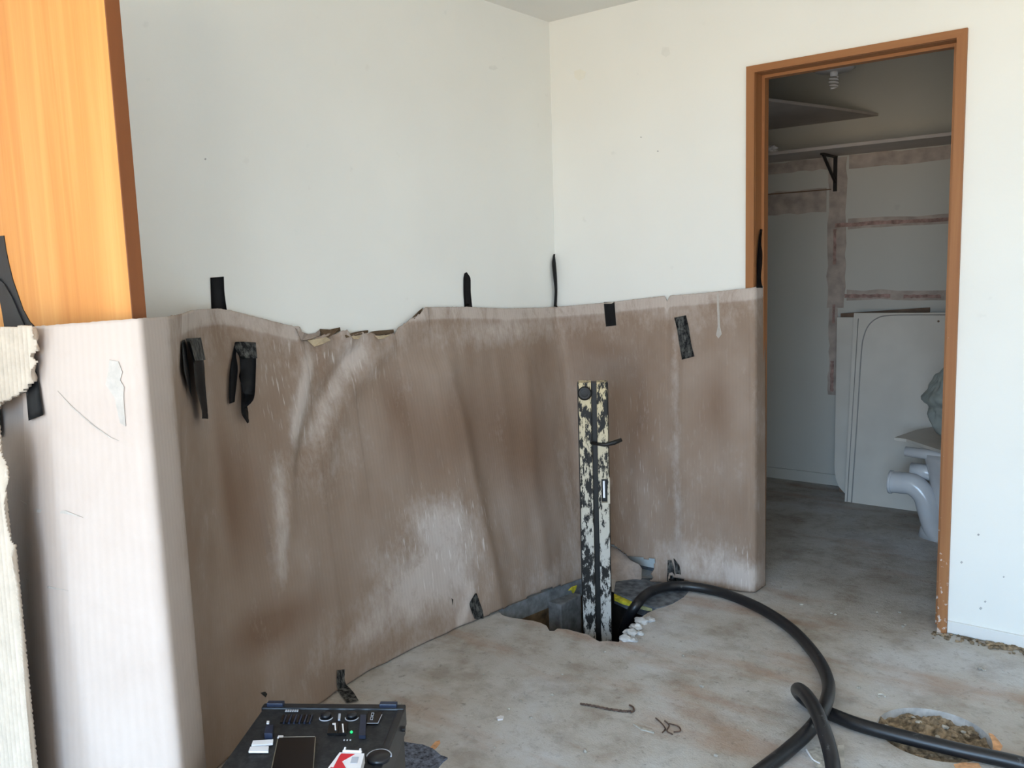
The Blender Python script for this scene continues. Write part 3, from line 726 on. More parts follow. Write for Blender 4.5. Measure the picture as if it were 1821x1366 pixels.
def bvh_of(o):
    mw = o.matrix_world; return BVHTree.FromPolygons([mw @ v.co for v in o.data.vertices], [p.vertices[:] for p in o.data.polygons])
bpy.context.view_layer.update()
for o in list(bpy.data.objects):
    if o.type == 'MESH' and (o.name.startswith(('wall_back', 'wall_left', 'face_board', 'architrave', 'jamb', 'door_stop', 'floor'))): BV[o.name] = bvh_of(o)
def hit(px, py, lift=0.004, on=None):
    d = ray(px, py).normalized(); best = None
    for kk_, b in BV.items():
        if on and not kk_.startswith(on): continue
        loc, n_, i, t = b.ray_cast(CAM, d)
        if loc is not None and (best is None or t < best[1]): best = (loc, t, n_)
    if best is None: return at(px, py, 2, 0)
    n_ = best[2]
    if n_.dot(d) > 0: n_ = -n_
    return best[0]+n_*lift

def decal(name, px_pts, mat, lift=0.004, th=0.0015, parent=None):
    """small flat piece lying on whatever surface it covers"""
    pts = [hit(x, y, lift) for x, y in px_pts]
    c = sum(pts, Vector())/len(pts)
    n_ = Vector()
    for a, b in zip(pts, pts[1:]+pts[:1]): n_ += (a-c).cross(b-c)
    n_.normalize()
    if n_.dot(c-CAM) > 0: n_ = -n_
    bm = nb(); prism(bm, pts, -n_*th)
    return part(name, bm, mat, parent) if parent else obj(name, bm, mat)
def tape(name, rows, mat, label, lift=0.006, lifts=None, parent=None, n=6, cat='tape', th=0.0012, on=None):
    """rows: list of (xl,yl,xr,yr) from one end to the other, in order along the strip"""
    bm = nb(); L = []
    m_ = len(rows); fine = []
    for i in range(m_-1):
        for k in range(n):
            t = k/n; fine.append((tuple(a+(b-a)*t for a, b in zip(rows[i], rows[i+1])), i+t))
    fine.append((rows[-1], m_-1))
    pts = []
    for (xl, yl, xr, yr), ii in fine:
        lf = lift
        if lifts:
            i0 = int(min(ii, m_-1.001)); lf = lifts[i0]+(lifts[min(i0+1, m_-1)]-lifts[i0])*(ii-i0)
        pts.append([hit(xl+(xr-xl)*q, yl+(yr-yl)*q, lf, on) for q in (0, 0.33, 0.67, 1)])
    # bridge across depth jumps: smooth positions along the strip
    for rep in range(2):
        pts = [[(pts[max(i-1, 0)][k]+pts[i][k]*2+pts[min(i+1, len(pts)-1)][k])/4 if 0 < i < len(pts)-1 else pts[i][k] for k in range(4)] for i in range(len(pts))]
    g = [[bm.verts.new(p) for p in r] for r in pts]
    for a, b in zip(g, g[1:]):
        for k in range(3): bm.faces.new((a[k], a[k+1], b[k+1], b[k]))
    bmesh.ops.solidify(bm, geom=list(bm.faces), thickness=th)
    o = obj(name, bm, mat, None, True)
    if parent: return child_world(o, parent)
    return tag(o, label, cat, 'black tape strips') if label else o

MT['scuff'] = simple_card('white_scuff', (190, 182, 174), 0.12)
for q in ([(105, 695), (130, 722), (170, 757), (200, 778), (214, 784), (198, 778.5), (168, 757.5), (128, 722.5)],
          [(197, 640), (213, 643), (220, 662), (216, 676), (223, 688), (222, 705), (226, 758), (216, 752), (206, 706), (190, 684), (195, 664)],
          [(1275, 522), (1279, 522), (1281, 580), (1284, 594), (1278, 602), (1274, 596), (1277, 580)],
          [(40, 890), (70, 905), (120, 908), (150, 920), (118, 913), (68, 911)], [(50, 1030), (90, 1042), (125, 1050), (90, 1046)]):
    decal('scuff', q, MT['scuff'], 0.004, 0.001, sheet)
decal('nail_hole', [(462, 1232), (470, 1230), (474, 1234), (471, 1240)], MT['tar'], 0.004, 0.001, sheet)
decal('small_slit', [(802, 1064), (805, 1066), (804, 1076)], MT['tar'], 0.004, 0.001, sheet)
MT['smudge'] = plain('wall_smudge', (236, 234, 224), 0.6, 0.3, 0.01, 20); MT['smudge_grey'] = plain('wall_scuff', (230, 230, 225), 0.6, 0.3, 0.02, 20); MT['speck'] = plain('wall_speck', (176, 176, 174), 0.6, 0.3, 0.05, 20)
for q, mt in (([(1021, 127), (1032, 123), (1042, 128), (1040, 138), (1030, 144), (1022, 138)], 'smudge'), ([(870, 118), (880, 116), (886, 122), (878, 125), (870, 123)], 'smudge_grey'), ([(1178, 84), (1190, 84), (1192, 96), (1184, 102), (1176, 96)], 'smudge_grey')):
    decal('wall_smudge', q, MT[mt], 0.0012, 0.0008, wall_left if q[0][0] < 980 else wall_back)
for x, y, r_ in ((365, 283, 2), (1170, 269, 1.6), (1740, 951, 2.4), (1710, 1000, 2.6), (1785, 1026, 2), (1752, 1070, 2.2), (1744, 1082, 3), (1140, 244, 1.3)):
    decal('wall_smudge', [(x-r_, y), (x, y-r_), (x+r_, y), (x, y+r_)], MT['speck'], 0.0012, 0.0008, wall_left if x < 980 else wall_back)
# torn layers along the notch in the sheet's top edge
for k, (pl_, mt) in enumerate((
    ([(527, 584), (533, 606), (552, 603), (566, 597), (566, 586), (558, 592), (545, 594), (536, 592)], 'card_brown'),
    ([(545, 606), (560, 600), (578, 600), (585, 605), (572, 612), (556, 617)], 'card_cream'),
    ([(566, 585), (584, 586), (602, 582), (603, 588), (590, 595), (580, 601), (568, 597)], 'card_dark'),
    ([(612, 596), (630, 590), (652, 587), (652, 591), (632, 596), (614, 600)], 'card_dark'),
    ([(622, 598), (640, 596), (634, 603), (626, 603)], 'card_cream'),
    ([(655, 590), (672, 588), (697, 586), (698, 592), (684, 596), (668, 596)], 'card_dark'),
    ([(664, 598), (684, 597), (693, 596), (682, 603), (670, 604)], 'card_cream'),
    ([(729, 566), (742, 553), (750, 547), (744, 558), (735, 567)], 'card_dark'))):
    decal('torn_layer', pl_, MT[mt], 0.008, 0.002, sheet)
# torn piece hanging at the foot beside the post
base = [at(x, y, 1, v) for x, y, v in ((1084, 970, -.15), (1100, 978, -.14), (1112, 986, -.13), (1120, 996, -.13), (1136, 1004, -.125), (1141, 1012, -.12), (1139, 1053, -.16), (1112, 1042, -.18), (1084, 1030, -.2))]
bm = nb(); prism(bm, base, (0.0, 0.004, 0)); part('torn_piece', bm, MT['card_brown'], sheet)

# ------------------------------------------------------------------ tape
tape('tape_strip', [(373, 494, 397, 492), (374, 520, 398, 520), (375, 554, 403, 556), (376, 570, 404, 572)], MT['tape'], 'short straight black tape strip on the wall beside the wooden panel', lift=0.003, on='wall')
tape('tape_strip', [(825, 486, 829, 484), (823, 495, 836, 494), (823, 520, 836, 520), (825, 548, 839, 548), (826, 562, 840, 562)], MT['tape'], 'narrow pointed black tape strip on cream wall left of the room corner', lift=0.003, on='wall')
tape('tape_strip', [(983, 452, 986, 452), (978, 468, 989, 470), (979, 490, 989, 490), (982, 515, 989, 515), (983, 546, 991, 547)], MT['tape'], 'long thin crumpled black tape strip in the room corner', lifts=[.004, .010, .014, .014, .006])
tape('tape_strip', [(1075, 537, 1094, 537), (1076, 552, 1095, 552), (1079, 581, 1097, 579)], MT['tape'], 'short black tape strip folded over the cardboard edge above the post')
tape('tape_strip', [(1200, 565, 1221, 561), (1205, 585, 1226, 582), (1209, 612, 1230, 610), (1214, 640, 1236, 634)], MT['tape_dusty'], 'tilted dusty black tape strip on cardboard near the doorway')
tape('tape_strip', [(1349, 408, 1355, 408), (1346, 425, 1354, 425), (1343, 460, 1353, 460), (1343, 512, 1354, 512)], MT['tape'], 'narrow black tape strip on the doorway jamb above the cardboard')
tape('tape_strip', [(843, 1055, 846, 1055), (833, 1072, 852, 1072), (835, 1082, 856, 1082), (842, 1100, 860, 1103)], MT['tape_dusty'], 'short dusty black tape strip at cardboard foot left of the broken hole')
tape('tape_strip', [(597, 1192, 611, 1190), (596, 1210, 610, 1208), (597, 1224, 613, 1218), (610, 1243, 629, 1234), (617, 1253, 638, 1249)], MT['tape_grey'], 'dirt-grey bent tape strip joining cardboard foot to the floor behind the case')
tape('tape_strip', [(1189, 995, 1196, 995), (1189, 1012, 1201, 1008), (1187, 1046, 1204, 1046)], MT['tape_dusty'], 'broader of two dusty tape strips at cardboard foot above the hose', lifts=[.012, .014, .014])
tape('tape_strip', [(1200, 992, 1203, 994), (1203, 1004, 1212, 1006), (1205, 1044, 1215, 1044)], MT['tape_dusty'], 'slimmer of two dusty tape strips at cardboard foot above the hose', lifts=[.012, .014, .014])
def hang_tape(label, back, front):
    t_ = empty('hanging_tape', hit(*back[0][:2])); tag(t_, label, 'tape', 'black tape strips')
    tape('tape_back', back, MT['tape'], None, lifts=[.005]+[.012]*(len(back)-1), parent=t_)
    tape('tape_front', front, MT['tape_dusty'] if 0 else MT['tape'], None, lifts=[.010]+[.024]*(len(front)-1), parent=t_)
    tape('dusty_end', [front[0], front[1]], MT['tape_dusty'], None, lifts=[.018, .028], parent=t_)
hang_tape('slim folded tape hanging on cardboard nearest the wooden panel', [(319, 606, 325, 604), (317, 660, 328, 660), (326, 690, 332, 706)], [(322, 602, 345, 601), (325, 641, 346, 641), (330, 690, 349, 690), (342, 732, 352, 720), (342, 745, 354, 746)])
hang_tape('broad folded tape hanging to a point on the cardboard', [(414, 616, 420, 614), (402, 660, 418, 660), (400, 700, 412, 705), (401, 719, 411, 716)], [(416, 610, 448, 612), (416, 640, 447, 640), (417, 700, 444, 700), (416, 738, 438, 728), (429, 755, 432, 753)])
# tape on the wooden panel that runs down over the sheet
wt = empty('wide_tape', hit(10, 500, 0.0, 'face_board')); tag(wt, 'wide black tape stuck on the orange wooden panel', 'tape', 'black tape strips')
def flat_piece(name, pxs, yv, th, mat, parent):
    bm = nb(); prism(bm, [at(x, y, 1, yv) for x, y in pxs], (0, -th, 0)); return part(name, bm, mat, parent)
flat_piece('tape_body', [(-16, 421), (8, 419), (12, 446), (17, 470), (24, 498), (33, 524), (42, 550), (54, 572), (68, 586), (10, 588), (4, 550), (-6, 500), (-12, 460)], PYF, 0.002, MT['tape'], wt)
flat_piece('tape_pleat', [(-2, 494), (10, 506), (24, 530), (36, 558), (48, 584), (30, 586), (18, 552), (6, 520)], PYF-0.002, 0.003, MT['tape'], wt)
tape('tape_strip', [(46, 610, 62, 610), (52, 680, 74, 672), (58, 748, 84, 738)], MT['tape'], 'black tape tail below the fluted flap on the bright cardboard', lift=0.008)

# ------------------------------------------------------------------ fluted white cardboard at the left edge
def fluted(name, outline, yplane, label, slope=0.0, pitch=0.021, tilt=0.0, edge=None):
    """outline: (px,py) polygon; a sheet with vertical flutes in the plane y=yplane, cut to the outline"""
    def on_plane(x, y):
        yv = yplane
        for _ in range(8):
            p = at(x, y, 1, yv); yv = yplane-tilt*(1.06-p.z)
        return p
    P = [on_plane(x, y) for x, y in outline]
    x0 = min(p.x for p in P); x1 = max(p.x for p in P); z0 = min(p.z for p in P); z1 = max(p.z for p in P); z0 = max(z0, 0.0)
    x0 = max(x0, 0.015)
    if edge: slope = -(P[edge[0]].x-P[edge[1]].x)/(P[edge[0]].z-P[edge[1]].z)
    poly = [(p.x, p.z) for p in P]; nx = int((x1-x0)/(pitch/12)); nz = max(40, int((z1-z0)/0.004))
    bm = nb(); g = {}
    for i in range(nx+1):
        for j in range(nz+1):
            x = x0+(x1-x0)*i/nx; z = z0+(z1-z0)*j/nz
            g[i, j] = bm.verts.new((x, yplane-tilt*(1.06-z)-0.013*(abs(math.cos((x+slope*(z-z0))/pitch*math.pi))**0.9), z))
    for i in range(nx):
        for j in range(nz):
            x = x0+(x1-x0)*(i+.5)/nx; z = z0+(z1-z0)*(j+.5)/nz
            if inside(poly, x, z): bm.faces.new((g[i, j], g[i+1, j], g[i+1, j+1], g[i, j+1]))
    bmesh.ops.delete(bm, geom=[v for v in bm.verts if not v.link_faces], context='VERTS')
    bmesh.ops.solidify(bm, geom=list(bm.faces), thickness=0.0025)
    o = obj(name, bm, MT['card_white'], None, True)
    return tag(o, label, 'cardboard')
fluted('fluted_flap', [(-70, 584), (0, 583), (40, 580), (60, 579), (68, 586), (70, 596), (65, 606), (68, 620), (64, 632), (68, 642), (66, 660), (64, 678), (56, 688), (52, 692), (44, 698), (30, 706), (8, 716), (2, 726), (-70, 750)], -2.475, 'pale torn fluted cardboard flap beside the wooden panel', -0.06)
fluted('fluted_strip', [(-120, 755), (2, 758), (6, 776), (8, 800), (14, 840), (17, 900), (24, 960), (31, 990), (34, 1040), (42, 1120), (54, 1230), (66, 1340), (73, 1420), (80, 1520), (98, 1740), (-120, 1740)], -2.55, 'tall pale fluted cardboard strip standing below the torn flap', tilt=0.08, edge=(7, 12))
tape('tape_strip', [(-14, 722, 8, 722), (-12, 740, 10, 740), (-10, 775, 11, 775)], MT['tape'], 'stub of black tape between the fluted flap and fluted strip', lift=0.01)

# ------------------------------------------------------------------ broken hole: post, footings, foam
post = empty('painted_post', (0.537, -0.53, -0.55)); tag(post, 'upright bar with cream paint flaking off black standing in broken hole', 'post')
pc = Vector((0.5365, -0.53, 0)); ang = math.atan2(CAM.y-pc.y, CAM.x-pc.x)+math.pi/2   # face turned to the room
PM = Matrix.Translation(pc) @ Matrix.Rotation(ang, 4, 'Z') @ Matrix.Scale(-1, 4, (0, 1, 0)) if False else Matrix.Translation(pc) @ Matrix.Rotation(ang, 4, 'Z')
HW = 0.0575; PT = 0.905
def pbox(name, x0, x1, y0, y1, z0, z1, mat, bev=0.002, parent=post):
    bm = nb(); box(bm, x0, x1, y0, y1, z0, z1, bev, PM); return part(name, bm, mat, parent)
# local -y faces the camera
pbox('web', -HW, HW, -0.014, 0.036, -0.54, PT-.004, MT['tar'])
pbox('left_rail', -HW+.004, -0.006, -0.034, 0.034, -0.54, PT, MT['flaky'], 0.004)
rr_ = pbox('right_rail', 0.014, HW-.003, -0.034, 0.034, -0.54, 0.445, MT['flaky'], 0.004)
pbox('right_rail', 0.014, HW-.003, -0.034, 0.034, 0.535, PT, MT['flaky'], 0.004)
pbox('right_rail', 0.014, 0.026, -0.034, 0.034, 0.44, 0.54, MT['flaky'], 0.002)
pbox('right_rail', HW-.010, HW, -0.034, 0.034, 0.44, 0.54, MT['flaky'], 0.002)
pbox('slot_back', 0.024, HW-.009, -0.004, 0.02, 0.44, 0.54, MT['tar'])
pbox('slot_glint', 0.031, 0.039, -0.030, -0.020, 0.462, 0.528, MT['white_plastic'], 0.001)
bm = nb(); lathe(bm, [(0.0145, 0.0), (0.0255, 0.0), (0.0265, 0.006), (0.021, 0.009), (0.0145, 0.0072)], (0, 0, 0), 24, PM @ Matrix.Translation((-0.030, -0.034, 0.865)) @ Matrix.Rotation(math.pi/2, 4, 'X'))
part('end_ring', bm, MT['tar'], post, True)
bm = nb(); lathe(bm, [(0.001, 0.0), (0.0155, 0.0), (0.0155, 0.0078), (0.010, 0.0084), (0.001, 0.0086)], (0, 0, 0), 20, PM @ Matrix.Translation((-0.030, -0.0335, 0.865)) @ Matrix.Rotation(math.pi/2, 4, 'X'))
part('end_hole', bm, MT['tar'], post)
bm = nb(); tube(bm, [PM @ Vector((-0.012, -0.036, 0.676)), PM @ Vector((0.04, -0.046, 0.670)), PM @ Vector((0.075, -0.046, 0.678)), PM @ Vector((0.104, -0.040, 0.688))], [0.005, 0.007, 0.009, 0.007], 10)
part('peg', bm, MT['tar'], post, True)

# footings seen below the sheet
bm = nb(); prism(bm, [(0.30, 0.0, 0.010), (0.80, 0.0, 0.010), (0.80, 0.0, -0.12), (0.30, 0.0, -0.12)], (0, -0.012, 0))
obj('footing', bm, MT['footing'], floor)
# blue-grey rough concrete left standing at the rim under the hose
bm = nb(); pts = [at(x, y, 2, 0.0) for x, y in ((1166, 1083), (1130, 1071), (1092, 1054), (1095, 1036), (1140, 1030), (1185, 1030), (1232, 1044), (1216, 1062), (1196, 1074), (1180, 1080))]
prism(bm, [p+Vector((0, 0, 0.004)) for p in pts], (0, 0, -0.05)); obj('broken_rim', bm, MT['footing'], floor)
decal_pts = [(1092, 1056), (1112, 1062), (1130, 1068), (1126, 1075), (1108, 1070), (1092, 1063)]
bm = nb(); prism(bm, [at(x, y, 2, -0.004) for x, y in decal_pts], (0, 0, -0.012)); obj('foam_edge', bm, MT['yellow'], floor)
bm = nb(); prism(bm, [at(x, y, 2, -0.004) for x, y in [(1136, 1071), (1152, 1074), (1170, 1080), (1168, 1084), (1150, 1081), (1134, 1077)]], (0, 0, -0.012)); obj('foam_edge', bm, MT['paleyellow'], floor)
yb = at(1015, 1048, 0, 0.30)
bm = nb(); prism(bm, [at(x, y, 0, 0.30) for x, y in [(1010, 1050), (1016, 1044), (1024, 1041), (1022, 1048), (1018, 1055), (1015, 1049)]], (0.006, 0, 0)); obj('foam_scrap', bm, MT['yellow'], floor)
# grey concrete pier in the pit, left of the post
g0 = at(998, 1075, 0, 0.31); g1 = at(1034, 1065, 0, 0.31)
bm = nb(); box(bm, 0.22, 0.31, g0.y, g1.y, -0.5, -0.05, 0.006); obj('concrete_pier', bm, MT['slab'], floor)
# dirt slope inside
bm = nb(); bmesh.ops.create_grid(bm, x_segments=30, y_segments=30, size=0.5)
for v in bm.verts:
    fx, fy = v.co.x+0.5, v.co.y+0.5
    v.co = Vector((0.21+0.42*fx, -0.72+0.42*fy, -0.22-0.30*smoothstep(0.02, 0.5, fx)+0.03*noise.noise(Vector((fx*7, fy*7, 0)))))
obj('soil', bm, MT['pit'], floor, True)
# broken rim chunk, whitish
for k, (px, py, r_) in enumerate(((1112, 1138, .020), (1121, 1128, .024), (1131, 1118, .022), (1141, 1108, .024), (1155, 1104, .018), (1126, 1140, .016), (1138, 1128, .013))):
    c = at(px, py, 2, 0.0)
    o = lump('concrete_lump', (c.x, c.y, r_*0.22), r_*1.1, r_*0.9, r_*0.55, MT['rim'], None, k+11, 3, 0.42)
    tag(o, 'whitish broken concrete lump on the right rim of the corner hole', 'rubble', 'loose concrete lumps at the hole')
# ------------------------------------------------------------------ core hole filled with dirt
HC = Vector((1.795, -0.747, 0))
bm = nb(); bmesh.ops.create_grid(bm, x_segments=70, y_segments=70, size=0.5)
for v in list(bm.verts):
    v.co *= 0.31; r_ = v.co.to_2d().length
    p = Vector((v.co.x*30, v.co.y*30, 2))
    z = -0.015+0.015*noise.fractal(p*0.9, 0.9, 2.1, 4)+0.010*noise.noise(p*0.35) - 0.012*smoothstep(0.0, .15, v.co.y)
    v.co = Vector((HC.x+v.co.x, HC.y+v.co.y, z))
    if r_ > 0.153: v.tag = True
bmesh.ops.delete(bm, geom=[v for v in bm.verts if v.tag], context='VERTS')
obj('dirt_fill', bm, MT['dirt'], floor)
for k in range(60):
    a = rnd.uniform(0, 6.28); r_ = 0.13*math.sqrt(rnd.random()); s_ = rnd.uniform(0.004, 0.012)
    lump('stone', (HC.x+r_*math.cos(a), HC.y+r_*math.sin(a), -0.013), s_, s_*0.8, s_*0.6, MT['stone'] if k % 5 == 0 else MT['dirt'], floor, k, 1, 0.5)

# ------------------------------------------------------------------ hoses
HR = 0.0195
def hz(l): return [at(x, y, 2, z) for x, y, z in l]
A = hz([(1104, 1150, -0.40), (1107, 1130, -0.20), (1115, 1104, -0.06), (1131, 1077, 0.02), (1154, 1054, 0.034), (1190, 1043, 0.030), (1235, 1044, 0.024), (1290, 1056, HR), (1350, 1081, HR), (1408, 1119, HR), (1452, 1168, HR), (1473, 1215, 0.034), (1466, 1258, 0.064), (1442, 1296, 0.046), (1400, 1335, HR), (1350, 1374, HR), (1290, 1420, HR), (1200, 1490, HR)])
bm = nb(); tube(bm, spline(A, 10), HR, 16)
tag(obj('black_hose', bm, MT['hose'], None, True), 'black rubber hose curving out of the broken corner hole across the floor', 'hose', 'black hoses')
B = hz([(1990, 1410, HR), (1821, 1360, HR), (1700, 1333, HR), (1600, 1309, HR), (1530, 1290, HR), (1485, 1273, HR), (1452, 1258, HR), (1428, 1241, 0.026), (1418, 1229, 0.052), (1421, 1226, 0.086), (1432, 1235, 0.108), (1448, 1258, 0.118), (1464, 1296, 0.105), (1476, 1336, 0.075), (1482, 1372, 0.05), (1484, 1430, 0.03), (1480, 1520, HR)])
bm = nb(); tube(bm, spline(B, 10), HR, 16)
tag(obj('black_hose', bm, MT['hose'], None, True), 'black hose bent back in a tight loop beside the round dirt-filled hole', 'hose', 'black hoses')

# ------------------------------------------------------------------ black case with controls, bottom of the view
CZ = 0.36
q0 = at(470, 1250, 2, CZ); q1 = at(722, 1252, 2, CZ); q2 = at(388, 1366, 2, CZ)
ex = (q1-q0); CWD = ex.length; ex.normalize(); ey = Vector((ex.y, -ex.x, 0))     # ey points towards the camera
case = empty('black_case', (q0+ex*CWD/2+ey*0.2).to_2d().to_3d()); tag(case, 'dusty black plastic case with a control panel on top', 'case')
CM = Matrix(((ex.x, ey.x, 0, q0.x), (ex.y, ey.y, 0, q0.y), (0, 0, 1, 0), (0, 0, 0, 1)))
CMi = CM.inverted()
def cpt(px, py, dz=0.0):
    return CMi @ at(px, py, 2, CZ+dz)
def cpart(name, x0, x1, y0, y1, z0, z1, mat, bev=0.001, parent=None):
    bm = nb(); box(bm, x0, x1, y0, y1, z0, z1, bev, CM); return part(name, bm, mat, parent or case)
def cpoly(name, pxs, mat, dz=0.002, th=0.002, parent=None):
    bm = nb(); prism(bm, [at(x, y, 2, CZ+dz) for x, y in pxs], (0, 0, -th)); return part(name, bm, mat, parent or case)
DP = 0.42
cpart('case_body', 0.004, CWD-.004, 0.012, DP, 0.02, CZ-.006, MT['plastic'], 0.008)
cpart('case_rim', 0, CWD, 0.0, 0.022, CZ-.05, CZ, MT['plastic'], 0.004)
cpart('top_panel', 0.004, CWD-.012, 0.02, DP, CZ-.02, CZ-.004, MT['plastic_dusty'], 0.003)
cpart('side_rail', CWD-.016, CWD+.001, 0.02, DP, CZ-.06, CZ-.002, MT['plastic'], 0.003)
for a, b in ((0.012, 0.05), (CWD-.058, CWD-.018)): cpart('handle_mount', a, b, 0.003, 0.018, CZ-.003, CZ+.008, MT['plastic_blue'], 0.002)
for x in (0.05, CWD-.05):
    for y in (0.06, DP-.05): cpart('rubber_foot', x-.015, x+.015, y-.015, y+.015, 0.0, 0.025, MT['plastic'], 0.003)
bm = nb(); tube(bm, [CM @ Vector((CWD-.002, 0.055, CZ-.03)), CM @ Vector((CWD+.008, 0.055, CZ-.03))], 0.006, 10); part('side_knob', bm, MT['plastic'], case)
# row of slots
for k in range(6):
    xb = 503+k*9.2; cpoly('vent_slot', [(xb, 1271), (xb+4, 1271), (xb-1, 1285), (xb-5, 1285)], MT['glass_black'], -0.001, 0.002)
    cpoly('slot_bar', [(xb+5, 1271), (xb+7.5, 1271), (xb+2.5, 1285), (xb, 1285)], MT['print'] if 0 else MT['plastic_blue'], 0.002, 0.004)
def knob(px, py, r, h, mat, name='knob'):
    p = at(px, py, 2, CZ-.003); bm = nb(); lathe(bm, [(r, 0), (r, h*0.7), (r*.85, h), (0.001, h)], p, 20); return part(name, bm, mat, case, True)
for px in (580, 626):
    k = knob(px, 1275, 0.0115, 0.008, MT['plastic']); 
    p = at(px, 1277, 2, CZ-.003); bm = nb(); tube(bm, [p+ex*math.cos(a)*.0145+ey*math.sin(a)*.0145+Vector((0, 0, .001)) for a in [math.pi*(i/12) for i in range(13)]], 0.0012, 6); part('dial_mark', bm, MT['print'], k)
cpoly('indicator', [(602, 1269), (606, 1269), (605, 1279), (601, 1279)], MT['print'], 0.003, 0.004)
cpoly('rocker_switch', [(586, 1284), (603, 1284), (600, 1304), (582, 1304)], MT['glass_black'], 0.002, 0.004)
cpoly('rocker_switch', [(605, 1284), (619, 1284), (616, 1304), (601, 1304)], MT['glass_black'], 0.002, 0.004)
cpoly('switch_mark', [(591, 1286), (597, 1285.5), (598, 1298), (595.5, 1298), (594.5, 1288), (591, 1288)], MT['white_card'], 0.0035, 0.001)
cpoly('switch_mark', [(608, 1287), (610.5, 1287), (612, 1302), (609.5, 1302)], MT['white_card'], 0.0035, 0.001)
p = at(625, 1302, 2, CZ); bm = nb(); bmesh.ops.create_icosphere(bm, subdivisions=2, radius=0.0032); bmesh.ops.translate(bm, vec=p, verts=bm.verts); part('power_light', bm, MT['led'], case)
cpoly('slider', [(641, 1271), (651, 1271), (650, 1308), (638, 1308)], MT['plastic_blue'], 0.006, 0.008)
cpoly('display', [(655, 1266), (679, 1266), (672, 1287), (652, 1287)], MT['glass_black'], 0.001, 0.003)
for q in ([(661, 1268), (665, 1268), (664, 1273), (660, 1273)], [(659.5, 1275), (663.5, 1275), (662.5, 1280), (658.5, 1280)]):
    P_ = [at(x, y, 2, CZ+.0025) for x, y in q]; bm = nb(); tube(bm, P_+[P_[0]], 0.0006, 5); part('display_digit', bm, MT['print'], case)
bm = nb(); tube(bm, [at(652, 1286.5, 2, CZ+.001), at(672, 1286.5, 2, CZ+.001), at(679, 1271, 2, CZ+.001)], 0.0008, 5); part('display_edge', bm, MT['print'], case)
# small printed marks: row of letters left, dashes below
for k in range(6): cpoly('printed_mark', [(508+k*4, 1262), (511+k*4, 1262), (510+k*4, 1265.5), (507+k*4, 1265.5)], MT['print'], 0.0, 0.001)
for x in (611, 616.5, 622): cpoly('printed_mark', [(x, 1315), (x+2.5, 1315), (x+2, 1317), (x-.5, 1317)], MT['print'], 0.0, 0.001)
cpoly('lever', [(473, 1290), (486, 1289), (484, 1304), (470, 1304)], MT['plastic_blue'], 0.012, 0.014)
cpoly('lever_tip', [(474.5, 1282), (479, 1282), (478.5, 1286), (474, 1286)], MT['white_card'], 0.006, 0.003)
cpoly('small_label', [(495, 1308), (504, 1308), (503, 1312), (493, 1312)], MT['white_card'], 0.001, 0.002)
glint = cpoly('window_glint', [(450, 1317), (486, 1315), (485, 1322), (470, 1324), (447, 1325)], MT['white_plastic'], 0.003, 0.004)  # window reflections on the glossy top, built as two white plates
cpoly('window_glint', [(445, 1328), (478, 1327), (477, 1336), (442, 1336)], MT['white_plastic'], 0.003, 0.004)
cpoly('hatch', [(496, 1312), (560, 1311), (556, 1376), (482, 1376)], MT['glass_black'], 0.001, 0.003)
for q in (((494, 1314), (481, 1376)), ((561, 1311), (556.5, 1376)), ((497, 1311), (560, 1310))):
    bm = nb(); tube(bm, [at(*q[0], 2, CZ+.001), at(*q[1], 2, CZ+.001)], 0.0009, 5); part('hatch_line', bm, MT['edge_light'], case)
kk = at(674, 1350, 2, CZ-.003)
bm = nb(); lathe(bm, [(0.024, 0), (0.024, 0.006), (0.021, 0.009), (0.001, 0.009)], kk, 28); part('round_cap', bm, MT['plastic'], case, True)
bm = nb(); tube(bm, [kk+ex*math.cos(a)*.025+ey*math.sin(a)*.025+Vector((0, 0, .006)) for a in [math.pi+math.pi*(i/16) for i in range(17)]], 0.0016, 6); part('cap_mark', bm, MT['print'], case)
# cigarette packet lying on the case
pk = empty('cigarette_packet', at(617, 1360, 2, CZ)); tag(pk, 'red and white flip-top packet lying on the black case', 'packet')
ph = 0.020
def kpoly(name, pxs, mat, z0, th): 
    bm = nb(); prism(bm, [at(x, y, 2, CZ+.0015+z0) for x, y in pxs], (0, 0, -th)); return part(name, bm, mat, pk)
kpoly('packet_body', [(604, 1338), (648, 1340), (641, 1367), (612, 1385), (578, 1380), (583, 1366)], MT['white_card'], ph, ph)
kpoly('red_panel', [(607, 1340), (631, 1341), (608, 1354), (624, 1381), (582, 1378), (587, 1366)], MT['red'], ph+.0006, .0006)
kpoly('white_stripe', [(600, 1343), (604, 1343), (593, 1364), (589, 1364)], MT['white_card'], ph+.0012, .0006)
kpoly('grey_crest', [(626, 1346), (638, 1346), (635, 1357), (623, 1357)], MT['print'], ph+.0008, .0006)
bm = nb(); tube(bm, [at(610, 1336.5, 2, CZ+ph), at(643, 1338, 2, CZ+ph)], 0.0035, 8); part('packet_lid', bm, MT['white_card'], pk)
for px, py in ((614, 1330), (641, 1332)):
    bm = nb(); tube(bm, [at(px, py, 2, CZ+ph+.002), at(px-2, py+7, 2, CZ+ph)], 0.0022, 6); part('packet_tab', bm, MT['white_card'], pk)

